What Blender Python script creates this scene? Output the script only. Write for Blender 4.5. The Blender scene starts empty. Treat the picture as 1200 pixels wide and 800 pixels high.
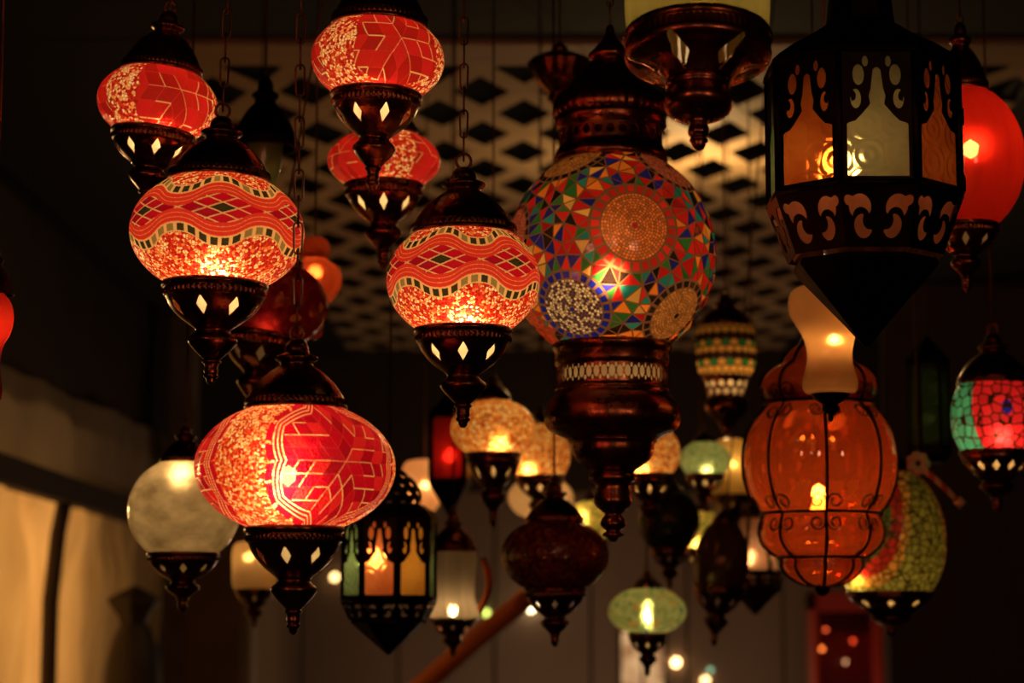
import bpy, bmesh, math, random
import numpy as np
from mathutils import Vector, Matrix
random.seed(7); RNG = np.random.default_rng(7)
PI = math.pi
scn = bpy.context.scene
COL = scn.collection
F = 2600.0                      # focal length in pixels of the 1200x800 frame
EYE = 1.6                       # camera height
PITCH = math.atan(342/F)        # camera tipped up a little
HOR = 742.0                     # horizon row
CEIL = EYE+1.2

def at(px, py, d):
    u, v = (px-600)/F*d, (400-py)/F*d
    c, s = math.cos(PITCH), math.sin(PITCH)
    return Vector((u, d*c - v*s, EYE + d*s + v*c))

# ------------------------------------------------------------------ objects
def link(o, parent=None):
    COL.objects.link(o)
    if parent is not None: o.parent = parent
    return o
def thing(name, label, cat, loc, rot=(0, 0, 0), group=None):
    o = bpy.data.objects.new(name, None); link(o)
    o.empty_display_size = .03
    o.location = loc; o.rotation_euler = rot
    o['label'] = label; o['category'] = cat
    if group: o['group'] = group
    return o
def tag(o, label, cat, group=None):
    o['label'] = label; o['category'] = cat
    if group: o['group'] = group
    return o
def struct(o):
    o['kind'] = 'structure'; return o
def mesh_obj(name, V, Fc, mat, parent=None, smooth=True, col=None, label=None, mats=None, fmat=None):
    me = bpy.data.meshes.new(name)
    me.from_pydata([tuple(v) for v in V], [], [tuple(f) for f in Fc])
    if mats:
        for m in mats: me.materials.append(m)
        if fmat is not None: me.polygons.foreach_set('material_index', np.array(fmat, dtype=np.int32))
    else: me.materials.append(mat)
    me.polygons.foreach_set('use_smooth', np.full(len(me.polygons), smooth))
    if col is not None:
        at_ = me.color_attributes.new('Col', 'FLOAT_COLOR', 'POINT')
        at_.data.foreach_set('color', np.asarray(col, dtype=np.float32).ravel())
    me.update()
    o = bpy.data.objects.new(name, me); link(o, parent)
    if label: o['label'] = label
    return o
def solid(o, th):
    m = o.modifiers.new('thick', 'SOLIDIFY'); m.thickness = th; m.offset = -1
    return o

# ------------------------------------------------------------------ node materials
class NT:
    def __init__(self, name):
        self.m = bpy.data.materials.new(name); self.m.use_nodes = True
        self.t = self.m.node_tree; self.t.nodes.clear()
        self.out = self.n('ShaderNodeOutputMaterial')
    def n(self, kind, **kw):
        nd = self.t.nodes.new(kind)
        for k, v in kw.items(): setattr(nd, k, v)
        return nd
    def set(self, sock, v):
        if hasattr(v, 'is_output'): self.t.links.new(v, sock)
        elif v is not None:
            if sock.type == 'RGBA' and len(v) == 3: v = (*v, 1)
            sock.default_value = v
    def math(self, op, a, b=0.0, c=None):
        nd = self.n('ShaderNodeMath', operation=op)
        self.set(nd.inputs[0], a); self.set(nd.inputs[1], b)
        if c is not None: self.set(nd.inputs[2], c)
        return nd.outputs[0]
    def mix(self, f, a, b, blend='MIX'):
        nd = self.n('ShaderNodeMix', data_type='RGBA', blend_type=blend)
        self.set(nd.inputs[0], f); self.set(nd.inputs[6], a); self.set(nd.inputs[7], b)
        return nd.outputs[2]
    def ramp(self, f, stops, interp='LINEAR'):
        nd = self.n('ShaderNodeValToRGB'); cr = nd.color_ramp; cr.interpolation = interp
        while len(cr.elements) > 1: cr.elements.remove(cr.elements[-1])
        cr.elements[0].position = stops[0][0]; cr.elements[0].color = (*stops[0][1], 1)
        for p, c in stops[1:]:
            e = cr.elements.new(p); e.color = (*c, 1)
        self.set(nd.inputs[0], f)
        return nd.outputs[0]
    def coord(self, which='Object'): return self.n('ShaderNodeTexCoord').outputs[which]
    def noise(self, scale, detail=3, rough=.5, vec=None):
        nd = self.n('ShaderNodeTexNoise'); self.set(nd.inputs['Vector'], vec if vec is not None else self.coord())
        nd.inputs['Scale'].default_value = scale; nd.inputs['Detail'].default_value = detail; nd.inputs['Roughness'].default_value = rough
        return nd.outputs['Fac']
    def vor(self, scale, feature='F1', vec=None, rnd=1.0):
        nd = self.n('ShaderNodeTexVoronoi', feature=feature); self.set(nd.inputs['Vector'], vec if vec is not None else self.coord())
        nd.inputs['Scale'].default_value = scale; nd.inputs['Randomness'].default_value = rnd
        return nd
    def bump(self, h, strength=.3, dist=.002):
        nd = self.n('ShaderNodeBump'); nd.inputs['Strength'].default_value = strength
        nd.inputs['Distance'].default_value = dist; self.set(nd.inputs['Height'], h)
        return nd.outputs[0]
    def addsh(self, a, b):
        nd = self.n('ShaderNodeAddShader'); self.t.links.new(a, nd.inputs[0]); self.t.links.new(b, nd.inputs[1]); return nd.outputs[0]
    def mixsh(self, f, a, b):
        nd = self.n('ShaderNodeMixShader'); self.set(nd.inputs[0], f)
        self.t.links.new(a, nd.inputs[1]); self.t.links.new(b, nd.inputs[2]); return nd.outputs[0]
    def bsdf(self, kind, col, **kw):
        nd = self.n(kind); self.set(nd.inputs['Color'], col)
        for k, v in kw.items(): self.set(nd.inputs[k], v)
        return nd.outputs[0]
    def done(self, sh): self.t.links.new(sh, self.out.inputs['Surface']); return self.m

def glass_sh(T, col, normal=None, refr=.25, rough=.6, ior=1.42, gloss=.05, grough=.12, clear=0.0, tcol=None, diff=.0):
    """lit art glass: scatters the bulb's light through, with a blurred view of the bulb and a glossy skin"""
    kw = {} if normal is None else {'Normal': normal}
    tr = T.bsdf('ShaderNodeBsdfTranslucent', col)
    rf = T.bsdf('ShaderNodeBsdfRefraction', col, Roughness=rough, IOR=ior, **kw)
    s = T.mixsh(refr, tr, rf)
    if diff > 0:
        s = T.mixsh(diff, s, T.bsdf('ShaderNodeBsdfDiffuse', col))
    if clear > 0:
        s = T.mixsh(clear, s, T.bsdf('ShaderNodeBsdfTransparent', tcol if tcol is not None else col))
    gl = T.bsdf('ShaderNodeBsdfGlossy', (1, 1, 1), Roughness=grough, **kw)
    lw = T.n('ShaderNodeLayerWeight'); lw.inputs['Blend'].default_value = .5
    if normal is not None: T.set(lw.inputs['Normal'], normal)
    f = T.math('POWER', lw.outputs['Facing'], 4.0)
    return T.mixsh(T.math('MULTIPLY_ADD', f, gloss*8, gloss*.8), s, gl)

def mat_chips(name, palette, scale, use_attr=True, refr=.36, rough=.62, gloss=.05, grout=None, diff=.05, clear=0.0):
    """seed / chip mosaic; where the attribute's alpha is 0 the attribute colour (tiles, bead strings) shows"""
    T = NT(name)
    v = T.vor(scale)
    sep = T.n('ShaderNodeSeparateColor'); T.t.links.new(v.outputs['Color'], sep.inputs[0])
    col = T.ramp(sep.outputs[0], palette, 'CONSTANT')
    if grout:
        e = T.vor(scale, 'DISTANCE_TO_EDGE')
        f = T.math('LESS_THAN', e.outputs['Distance'], .075)
        col = T.mix(f, col, grout)
    h = v.outputs['Distance']
    if use_attr:
        a = T.n('ShaderNodeAttribute'); a.attribute_name = 'Col'
        col = T.mix(a.outputs['Alpha'], a.outputs['Color'], col)
    nrm = T.bump(h, .35, .003)
    return T.done(glass_sh(T, col, nrm, refr, rough, gloss=gloss, diff=diff, clear=clear, tcol=(1, .75, .4)))

def mat_tiles(name, scale, grout=(.02, .01, .004), refr=.25, rough=.6, gw=.07, rnd=.8, var=.5):
    """tile mosaic: colour from the attribute, dark grout between voronoi tiles"""
    T = NT(name)
    v = T.vor(scale, rnd=rnd); e = T.vor(scale, 'DISTANCE_TO_EDGE', rnd=rnd)
    sep = T.n('ShaderNodeSeparateColor'); T.t.links.new(v.outputs['Color'], sep.inputs[0])
    a = T.n('ShaderNodeAttribute'); a.attribute_name = 'Col'
    g = T.ramp(sep.outputs[1], [(0, (1-var,)*3), (1, (1, 1, 1))])
    col = T.mix(1.0, a.outputs['Color'], g, 'MULTIPLY')
    col = T.mix(T.math('LESS_THAN', e.outputs['Distance'], gw), col, grout)
    nrm = T.bump(T.math('MINIMUM', e.outputs['Distance'], .15), .5, .004)
    return T.done(glass_sh(T, col, nrm, refr, rough, diff=.06))

def mat_attr(name, refr=.3, rough=.3, gloss=.05, diff=.08):
    T = NT(name)
    a = T.n('ShaderNodeAttribute'); a.attribute_name = 'Col'
    nrm = T.bump(T.noise(140, 2), .15, .002)
    return T.done(glass_sh(T, a.outputs['Color'], nrm, refr, rough, gloss=gloss, diff=diff))

def mat_plain(name, col, col2=None, nscale=30, refr=.26, rough=.6, gloss=.05, clear=0.0, tcol=None, bump=.1, grough=.1, diff=.04, stretch=None):
    T = NT(name)
    vec = T.coord()
    if stretch:
        mp = T.n('ShaderNodeMapping'); T.t.links.new(vec, mp.inputs[0]); mp.inputs['Scale'].default_value = stretch; vec = mp.outputs[0]
    nz = T.noise(nscale, 3, .55, vec)
    c = T.ramp(nz, [(.3, col), (.7, col2 or col)])
    nrm = T.bump(nz, bump, .004)
    return T.done(glass_sh(T, c, nrm, refr, rough, gloss=gloss, clear=clear, tcol=tcol, grough=grough, diff=diff))

def mat_pressed(name, col, col2):
    """pressed pattern glass of a lantern pane"""
    T = NT(name)
    v = T.vor(34, 'DISTANCE_TO_EDGE', rnd=.25); v2 = T.vor(34, rnd=.25)
    ring = T.math('SINE', T.math('MULTIPLY', v2.outputs['Distance'], 22.0))
    h = T.math('ADD', T.math('MULTIPLY', ring, .5), T.math('MULTIPLY', T.noise(160, 2), .6))
    c = T.ramp(T.noise(25), [(.35, col), (.65, col2)])
    nrm = T.bump(h, .6, .004)
    return T.done(glass_sh(T, c, nrm, .5, .5, ior=1.3, gloss=.05, grough=.2, diff=.05))

def mat_metal(name, col, col2, rough=.35, nscale=40, metallic=1.0):
    T = NT(name)
    p = T.n('ShaderNodeBsdfPrincipled')
    nz = T.noise(nscale, 4, .6)
    T.set(p.inputs['Base Color'], T.ramp(nz, [(.35, col), (.7, col2)]))
    T.set(p.inputs['Roughness'], T.math('ADD', T.math('MULTIPLY', nz, .22), rough-.1))
    p.inputs['Metallic'].default_value = metallic
    T.set(p.inputs['Normal'], T.bump(T.noise(nscale*3, 2), .12, .002))
    return T.done(p.outputs[0])

def mat_matte(name, col, col2=None, rough=.7, nscale=8, bump=.2, dist=.01, stretch=None, sheer=0.0):
    T = NT(name)
    vec = T.coord()
    if stretch:
        mp = T.n('ShaderNodeMapping'); T.t.links.new(vec, mp.inputs[0]); mp.inputs['Scale'].default_value = stretch; vec = mp.outputs[0]
    nz = T.noise(nscale, 5, .6, vec)
    p = T.n('ShaderNodeBsdfPrincipled')
    c = T.ramp(nz, [(.3, col), (.7, col2 or col)])
    T.set(p.inputs['Base Color'], c); p.inputs['Roughness'].default_value = rough
    nb = T.bump(nz, bump, dist)
    T.set(p.inputs['Normal'], nb)
    sh = p.outputs[0]
    if sheer > 0:
        sh = T.mixsh(sheer, sh, T.bsdf('ShaderNodeBsdfTranslucent', c, Normal=nb))
    return T.done(sh)

_em = {}
def mat_emit(col, strength):
    k = (tuple(round(c, 3) for c in col), round(strength, 2))
    if k not in _em:
        T = NT('bulb_glow')
        e = T.n('ShaderNodeEmission'); T.set(e.inputs[0], col); e.inputs[1].default_value = strength
        _em[k] = T.done(e.outputs[0])
    return _em[k]

COPPER = mat_metal('aged_copper', (.20, .07, .036), (.34, .12, .06), .27)
COPPER_DARK = mat_metal('dark_bronze', (.12, .048, .027), (.22, .085, .046), .27)
IRON = mat_metal('black_iron', (.010, .007, .005), (.022, .014, .010), .45)
WIRE = mat_metal('dark_chain_metal', (.12, .05, .03), (.22, .09, .05), .35)
NECK = mat_plain('frosted_neck_glass', (.62, .47, .27), (.68, .54, .33), refr=.1, diff=.0)

# ------------------------------------------------------------------ shapes
def smooth_profile(P, sub=4):
    P = [np.array(p, float) for p in P]
    if sub <= 1: return np.array(P)
    out = []
    for i in range(len(P)-1):
        p0, p1, p2, p3 = P[max(i-1, 0)], P[i], P[i+1], P[min(i+2, len(P)-1)]
        for k in range(sub):
            t = k/sub
            m1, m2 = (p2-p0)*.5, (p3-p1)*.5
            # keep tangents small where neighbours are close, so that beads stay crisp
            L = np.linalg.norm(p2-p1)
            for m in (m1, m2):
                q = np.linalg.norm(m)
                if q > L > 0: m *= L/q
            h = (2*t**3-3*t*t+1)*p1 + (t**3-2*t*t+t)*m1 + (-2*t**3+3*t*t)*p2 + (t**3-t*t)*m2
            out.append(h)
    out.append(P[-1])
    A = np.array(out); A[:, 1] = np.maximum(A[:, 1], 0)
    return A

def grid_faces(m, n, wrap=True):
    i = np.arange(m-1)[:, None]; j = np.arange(n if wrap else n-1)[None, :]
    j2 = (j+1) % n
    return np.stack([i*n+j, (i+1)*n+j, (i+1)*n+j2, i*n+j2], -1).reshape(-1, 4)

def clip(V, Q, S):
    """keep the part of a quad mesh where S>0; the cut runs along the contour S=0"""
    V = [tuple(v) for v in V]; Fc = []
    sq = S[Q]
    full = (sq > 0).all(1); none = (sq <= 0).all(1)
    Fc = [tuple(q) for q in Q[full]]
    cache = {}
    def cut(a, b):
        k = (min(a, b), max(a, b))
        if k not in cache:
            a_, b_ = k
            t = S[a_]/(S[a_]-S[b_])
            cache[k] = len(V); V.append(tuple(np.array(V[a_])*(1-t)+np.array(V[b_])*t))
        return cache[k]
    for q in Q[~full & ~none]:
        poly = []
        for k in range(4):
            a, b = q[k], q[(k+1) % 4]
            if S[a] > 0: poly.append(int(a))
            if (S[a] > 0) != (S[b] > 0): poly.append(cut(int(a), int(b)))
        if len(poly) >= 3: Fc.append(tuple(poly))
    return V, Fc

def lathe(name, prof, mat, parent, n=64, sub=4, rmod=None, hole=None, th=0.0, label=None, facets=False, colf=None):
    """prof: (z, r) in metres; rmod(z, lon) multiplies r; hole(z, lon, r) < 0 is cut away"""
    A = smooth_profile(prof, sub)
    z, r = A[:, 0], np.maximum(A[:, 1], 1e-5)
    lon = np.arange(n)*2*PI/n
    R = np.repeat(r[:, None], n, 1)
    Z = np.repeat(z[:, None], n, 1); LO = np.repeat(lon[None, :], len(z), 0)
    if rmod is not None: R = R*rmod(Z, LO)
    V = np.stack([R*np.sin(LO), -R*np.cos(LO), Z], -1).reshape(-1, 3)
    Q = grid_faces(len(z), n)
    if z[-1] > z[0]: Q = Q[:, ::-1]
    if hole is not None:
        S = hole(Z, LO, R).ravel()
        V, Q = clip(V, Q, S)
    col = None
    if colf is not None: col = colf(Z, LO).reshape(-1, 4)
    o = mesh_obj(name, V, Q, mat, parent, smooth=not facets, label=label, col=col)
    if th: solid(o, th)
    return o

def tube(name, pts_list, rad, mat, parent, k=8, label=None, closed=False):
    """one mesh of one or more round bars swept along polylines"""
    V, Fc = [], []
    for pts in pts_list:
        P = [Vector(p) for p in pts]; b = len(V); N = len(P)
        up = Vector((0, 0, 1))
        prev = None
        for i, p in enumerate(P):
            if closed: t = (P[(i+1) % N]-P[i-1]).normalized()
            else: t = (P[min(i+1, N-1)]-P[max(i-1, 0)]).normalized()
            if prev is None:
                a = t.cross(up)
                if a.length < 1e-3: a = t.cross(Vector((1, 0, 0)))
                a.normalize()
            else:
                a = (prev - t*prev.dot(t)).normalized()
            prev = a; c = t.cross(a)
            for j in range(k):
                q = p + (a*math.cos(2*PI*j/k)+c*math.sin(2*PI*j/k))*rad
                V.append(q)
        for i in range(N if closed else N-1):
            i2 = (i+1) % N
            for j in range(k):
                Fc.append((b+i*k+j, b+i*k+(j+1) % k, b+i2*k+(j+1) % k, b+i2*k+j))
        if not closed:
            Fc.append(tuple(b+j for j in range(k))[::-1]); Fc.append(tuple(b+(N-1)*k+j for j in range(k)))
    return mesh_obj(name, V, Fc, mat, parent, label=label)

def boxes(name, L, mat, parent=None, label=None, M=None):
    """one mesh of axis-aligned boxes (x0,x1,y0,y1,z0,z1) with a small chamfer"""
    bm = bmesh.new()
    for (x0, x1, y0, y1, z0, z1) in L:
        r = bmesh.ops.create_cube(bm, size=1)
        for v in r['verts']:
            v.co = Vector(((x0+x1)/2+v.co.x*(x1-x0), (y0+y1)/2+v.co.y*(y1-y0), (z0+z1)/2+v.co.z*(z1-z0)))
    if M is not None: bm.transform(M)
    bmesh.ops.bevel(bm, geom=bm.edges[:], offset=min(.004, min(min(abs(b[1]-b[0]), abs(b[3]-b[2]), abs(b[5]-b[4])) for b in L)*.2), segments=1, affect='EDGES')
    me = bpy.data.meshes.new(name); bm.to_mesh(me); bm.free(); me.materials.append(mat)
    o = bpy.data.objects.new(name, me); link(o, parent)
    if label: o['label'] = label
    return o

def bulb(parent, loc, rb, col, strength, tall=1.1):
    bm = bmesh.new(); bmesh.ops.create_icosphere(bm, subdivisions=1, radius=rb)
    for v in bm.verts: v.co.z *= tall; v.co += Vector(loc)
    for f in bm.faces: f.smooth = True
    me = bpy.data.meshes.new('bulb'); bm.to_mesh(me); bm.free(); me.materials.append(mat_emit(col, strength))
    o = bpy.data.objects.new('bulb', me); link(o, parent); return o

def chain(parent, z0, z1, link_len=.030, w=.0042, r=.0011, x=0.0):
    rings = []
    n = max(1, int((z1-z0)/(link_len*.82)))
    step = (z1-z0)/n
    for i in range(n):
        zc = z0+step*(i+.5); pts = []
        hl = step*.5/.82*.98-w
        for j in range(12):
            a = 2*PI*j/12
            u = w*math.cos(a); v = w*math.sin(a)+(hl if math.sin(a) >= 0 else -hl)
            pts.append((x+u, 0, zc+v) if i % 2 else (x, u, zc+v))
        rings.append(pts)
    return tube('chain', rings, r, WIRE, parent, k=5, closed=True)
def cord(parent, z0, z1, r=.0016):
    return tube('cord', [[(0, 0, z0), (0, 0, (z0+z1)/2), (0, 0, z1)]], r, WIRE, parent, k=6)

# ------------------------------------------------------------------ lamp fittings
CUP = [(0, .455), (-.003, .5), (.03, .512), (.055, .505), (.07, .485), (.085, .488), (.15, .484), (.165, .468), (.25, .432), (.34, .372),
       (.42, .295), (.485, .215), (.525, .172), (.55, .166), (.575, .19), (.605, .226), (.64, .236), (.68, .216), (.74, .165), (.79, .115), (.825, .08)]
FIN = [(.822, .072), (.838, .088), (.855, .09), (.868, .072), (.90, .066), (.935, .07), (.96, .062), (.972, .072), (.995, .07), (1.01, .05), (1.04, .042), (1.065, .02), (1.07, 0)]
CAP = [(0, .46), (0, .5), (.03, .51), (.055, .498), (.065, .5), (.13, .492), (.145, .475), (.22, .445), (.33, .392), (.44, .32), (.53, .245),
       (.58, .19), (.605, .165), (.64, .16), (.665, .185), (.70, .21), (.735, .205), (.765, .165), (.79, .125), (.88, .115), (.95, .09), (1.0, .05), (1.0, 0)]

def add_cup(root, cy, s, W, y, tip, sine, mat, detail=True, holes=8, phase=0.0):
    """pierced bowl that carries the shade, with its turned finial"""
    H = (tip-y)/1.07
    def Z(t, q): return -((y-cy) + t*H + q*W*sine*max(0, 1-t))*s
    P = [(Z(t, q), q*W*s) for t, q in CUP]; Pf = [(Z(t, q), q*W*s) for t, q in FIN]
    z0, z1 = Z(.088, .48), Z(.147, .48)
    zh, hh, hw = Z(.30, .40), .090*H*s, .056*W*s
    def rmod(zz, lo): return 1 + .03*np.cos(lo*56)*((zz < z0) & (zz > z1)) if detail else 1+0*zz
    def hole(zz, lo, R):
        w = 2*PI/holes
        dl = ((lo-phase+w/2) % w - w/2)*R
        a = np.abs(dl)/hw + np.abs(zz-zh)/hh - 1
        b = np.sqrt((dl/(hw*.80))**2+((zz-zh)/(hh*.50))**2)-1
        return np.minimum(a, b)*hw
    n = 224 if detail else 72
    Pd = smooth_profile(P, 3)
    if holes:
        k = []
        for i in range(len(Pd)-1):
            m = 4 if abs(Pd[i, 0]-zh) < hh*1.4 else 1
            for j in range(m): k.append(Pd[i]*(1-j/m)+Pd[i+1]*(j/m))
        k.append(Pd[-1]); Pd = np.array(k)
    c = lathe('cup_holder', Pd, mat, root, n=n, sub=1, rmod=rmod, hole=hole if holes else None, th=.0012)
    lathe('finial', Pf, mat, c, n=28, sub=3)
    return c
def add_cap(root, cy, s, W, y, top, sine, mat, detail=True):
    H = (y-top)
    def Z(t, q): return -((y-cy) - t*H + q*W*sine*max(0, 1-t*1.2))*s
    P = [(Z(t, q), q*W*s) for t, q in CAP]
    z0, z1 = Z(.065, .49), Z(.135, .49)
    def rmod(zz, lo): return 1 + .022*np.cos(lo*56)*((zz > z0) & (zz < z1)) if detail else 1+0*zz
    c = lathe('cap', P, mat, root, n=224 if detail else 56, sub=4, rmod=rmod)
    zt = P[-1][0]
    ring = [(W*s*.07*math.cos(a), 0, zt+W*s*.06+W*s*.075*math.sin(a)) for a in np.arange(14)*2*PI/14]
    tube('hanging_ring', [ring], W*s*.016, mat, c, k=6, closed=True)
    return zt+W*s*.12

def ellipsoid_prof(a, b, s, r_top, r_bot, m=60, p=2.0):
    """(z, r) from bottom opening to top opening, radii and axes in px"""
    f0 = -math.acos(min(1, r_bot/a)); f1 = math.acos(min(1, r_top/a))
    f = np.linspace(f0, f1, m)
    return np.stack([b*np.sin(f)*s, a*np.cos(f)*s], 1), f

def raster_globe(name, a, b, s, r_top, r_bot, colf, mat, parent, n_lon=600, n_lat=200):
    """blown globe whose mosaic colours are laid per vertex; colf(lon, v) -> rgba, v = height/half height"""
    P, f = ellipsoid_prof(a, b, s, r_top, r_bot, n_lat)
    lon = np.arange(n_lon)*2*PI/n_lon
    LO, FF = np.meshgrid(lon, f)
    LOs = (LO+PI) % (2*PI)-PI
    col = colf(LOs, np.sin(FF))
    V = np.stack([P[:, 1][:, None]*np.sin(LO), -P[:, 1][:, None]*np.cos(LO), np.repeat(P[:, 0][:, None], n_lon, 1)], -1).reshape(-1, 3)
    Q = grid_faces(n_lat, n_lon)
    me = bpy.data.meshes.new(name)
    me.vertices.add(len(V)); me.vertices.foreach_set('co', V.astype(np.float32).ravel())
    me.loops.add(Q.size); me.loops.foreach_set('vertex_index', Q[:, ::-1].astype(np.int32).ravel())
    me.polygons.add(len(Q)); me.polygons.foreach_set('loop_start', (np.arange(len(Q))*4).astype(np.int32))
    me.polygons.foreach_set('use_smooth', np.ones(len(Q), bool))
    ca = me.color_attributes.new('Col', 'FLOAT_COLOR', 'POINT'); ca.data.foreach_set('color', col.astype(np.float32).ravel())
    me.materials.append(mat); me.update(calc_edges=True); me.validate()
    o = bpy.data.objects.new(name, me); link(o, parent)
    return o

WARM = (1.0, .60, .26); HOT = (1.0, .70, .36)
def pendant(px, py, d, a, b, label, group=None, mat=None, colf=None, glow=1.0, cup=None, cap=None, metal=None,
            bulb_at=(0, -.35), rb=.15, tilt=0.0, hi=False, prof=None, neck=True, bulb_col=WARM, hang='cord', name='pendant_lamp',
            shade='glass_shade', n_lon=600, n_lat=200, rmod=None, phase=0.0, gain=1.45, nseg=72, holes=8, cat='hanging lamp', yaw=0.0):
    """hanging lamp: glass shade of half axes a, b px (or a profile), cup=(W, y, tip), cap=(W, y, top) in px rows"""
    s = d/F; loc = at(px, py, d); metal = metal or COPPER
    sine = (HOR-py)/F
    root = thing(name, label, cat, loc, (0, tilt, -math.atan2(loc.x, loc.y)+yaw), group)
    oz = 0.0
    if prof is None and cap and cup:
        yt, yb = cap[1]+.5*cap[0]*sine, cup[1]+.5*cup[0]*sine
        kt, kb = math.sqrt(max(.05, 1-(.48*cap[0]/a)**2)), math.sqrt(max(.05, 1-(.475*cup[0]/a)**2))
        b = (yb-yt)/(kt+kb); oz = -(yt+b*kt-py)*s
    rt = .40*cap[0] if cap else .2*a
    rbt = .40*cup[0] if cup else .2*a
    if prof is not None:
        P = [(-(y-py)*s, r*s) for y, r in prof]
        sh = lathe(shade, P, mat, root, n=nseg, sub=5, rmod=rmod, colf=colf)
    elif colf is not None:
        sh = raster_globe(shade, a, b, s, rt, rbt, colf, mat, root, n_lon, n_lat); sh.location.z = oz
    else:
        P, _ = ellipsoid_prof(a, b, s, rt, rbt, 40)
        sh = lathe(shade, P, mat, root, n=nseg, sub=1, rmod=rmod); sh.location.z = oz
    if cup:
        add_cup(root, py, s, cup[0], cup[1], cup[2], sine, metal, hi, holes, phase)
        if neck and glow > 0:
            zb = -b*math.sin(math.acos(min(1, rbt/a)))*s if prof is None else -(prof[-1][0]-py)*s
            W = cup[0]*s; Hc = (cup[2]-cup[1])*s
            lathe('glass_neck', [(zb, rbt*s*.90), (zb-.10*Hc, rbt*s*.86), (zb-.24*Hc, rbt*s*.70), (zb-.36*Hc, rbt*s*.48), (zb-.40*Hc, 0)], NECK, sh, n=40, sub=3)
    zt = b*s
    if cap: zt = add_cap(root, py, s, cap[0], cap[1], cap[2], sine, metal, hi)
    elif prof is not None: zt = -(prof[0][0]-py)*s
    if glow > 0:
        r = rb*min(a, b)*s
        L = gain*glow*((a+b)/2*s/r)**2
        bulb(root, (bulb_at[0]*a*s, 0, oz+bulb_at[1]*b*s), r, bulb_col, L)
    top = (CEIL-loc.z)
    if hang == 'chain': chain(root, zt-.004, top)
    elif hang == 'cord': cord(root, zt-.002, top)
    return root, s

# ------------------------------------------------------------------ mosaic patterns
def tri(x): return 1-4*np.abs(((x) % 1)-.5)          # triangle wave, +1 at half, -1 at 0
RED = np.array((.52, .005, .020)); DEEP = np.array((.36, .003, .020)); BEAD = np.array((.72, .045, .026)); LINE = np.array((1.0, .58, .24))
RED2 = np.array((.60, .020, .014)); DARKT = np.array((.045, .035, .012)); OLIVE = np.array((.30, .20, .06)); ORANGE = np.array((.9, .12, .03))
def hashf(*k):
    h = 0.0
    for i, x in enumerate(k): h = h + np.asarray(x)*(12.9898+65.233*i)
    v = np.sin(h+.37)*43758.5453
    return v-np.floor(v)
def put(C, m, c, a=0.0):
    C[m, :3] = c if np.ndim(c) == 1 else c[m]; C[m, 3] = a

def zigzag(n=6, phase=0.0, soft=.75, mid=.155, low=-.26, amp=.11):
    """two wavy rows of mirror tiles, bead strings, and red lozenges between them; seeds above and below"""
    def f(lon, v):
        C = np.zeros(lon.shape+(4,)); C[..., 3] = 1
        u = (lon-phase)*n/(2*PI)
        w = -np.tanh(np.sin((u+.25)*2*PI)*1.5)/np.tanh(1.5)*.5 - .5*np.sin((u+.25)*2*PI)
        for sgn in (1, -1):
            vv = mid + sgn*(v-mid)                    # mirrored for the upper half
            base = low + amp*w
            dv = vv-base
            band = (dv > -.075) & (dv < .075)
            tu = u*8; cell = np.floor(tu); fr = tu-cell
            tile = band & (np.abs(dv) < .055) & (fr > .14) & (fr < .86)
            put(C, band, LINE*.85)
            dk = hashf(cell % (8*n), sgn) > .42
            put(C, tile & dk, DARKT); put(C, tile & ~dk, OLIVE)
            bz = (dv >= .075) & (dv < .285)
            row = np.floor((dv-.075)/.07); fr2 = ((dv-.075)/.07)-row
            bu = u*34; fb = bu-np.floor(bu)
            put(C, bz, BEAD)
            put(C, bz & ((fr2 < .14)), np.array((.95, .30, .10)))
            put(C, bz & (fr2 >= .16) & (fb < .25), np.array((.8, .035, .02)))
        base_l = low+amp*w+.285; base_u = 2*mid-base_l
        core = (v > base_l) & (v < base_u)
        put(C, core, RED)
        U = (u+.5-np.floor(u+.5))-.5
        q = (v-mid)/(.155+amp)
        p1, p2 = U*2.0+q, U*2.0-q
        k = 3
        c1, c2 = (p1+1)/2*k, (p2+1)/2*k
        g = (np.minimum(c1-np.floor(c1), c2-np.floor(c2)) < .12)
        put(C, core & g, LINE*.8)
        i1, i2 = np.floor(c1), np.floor(c2)
        put(C, core & ~g & (hashf(i1, i2, np.floor(u+.5)) > .5), DEEP)
        put(C, core & ~g & (i1 == 1) & (i2 == 1), DARKT)
        return C
    return f

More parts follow.
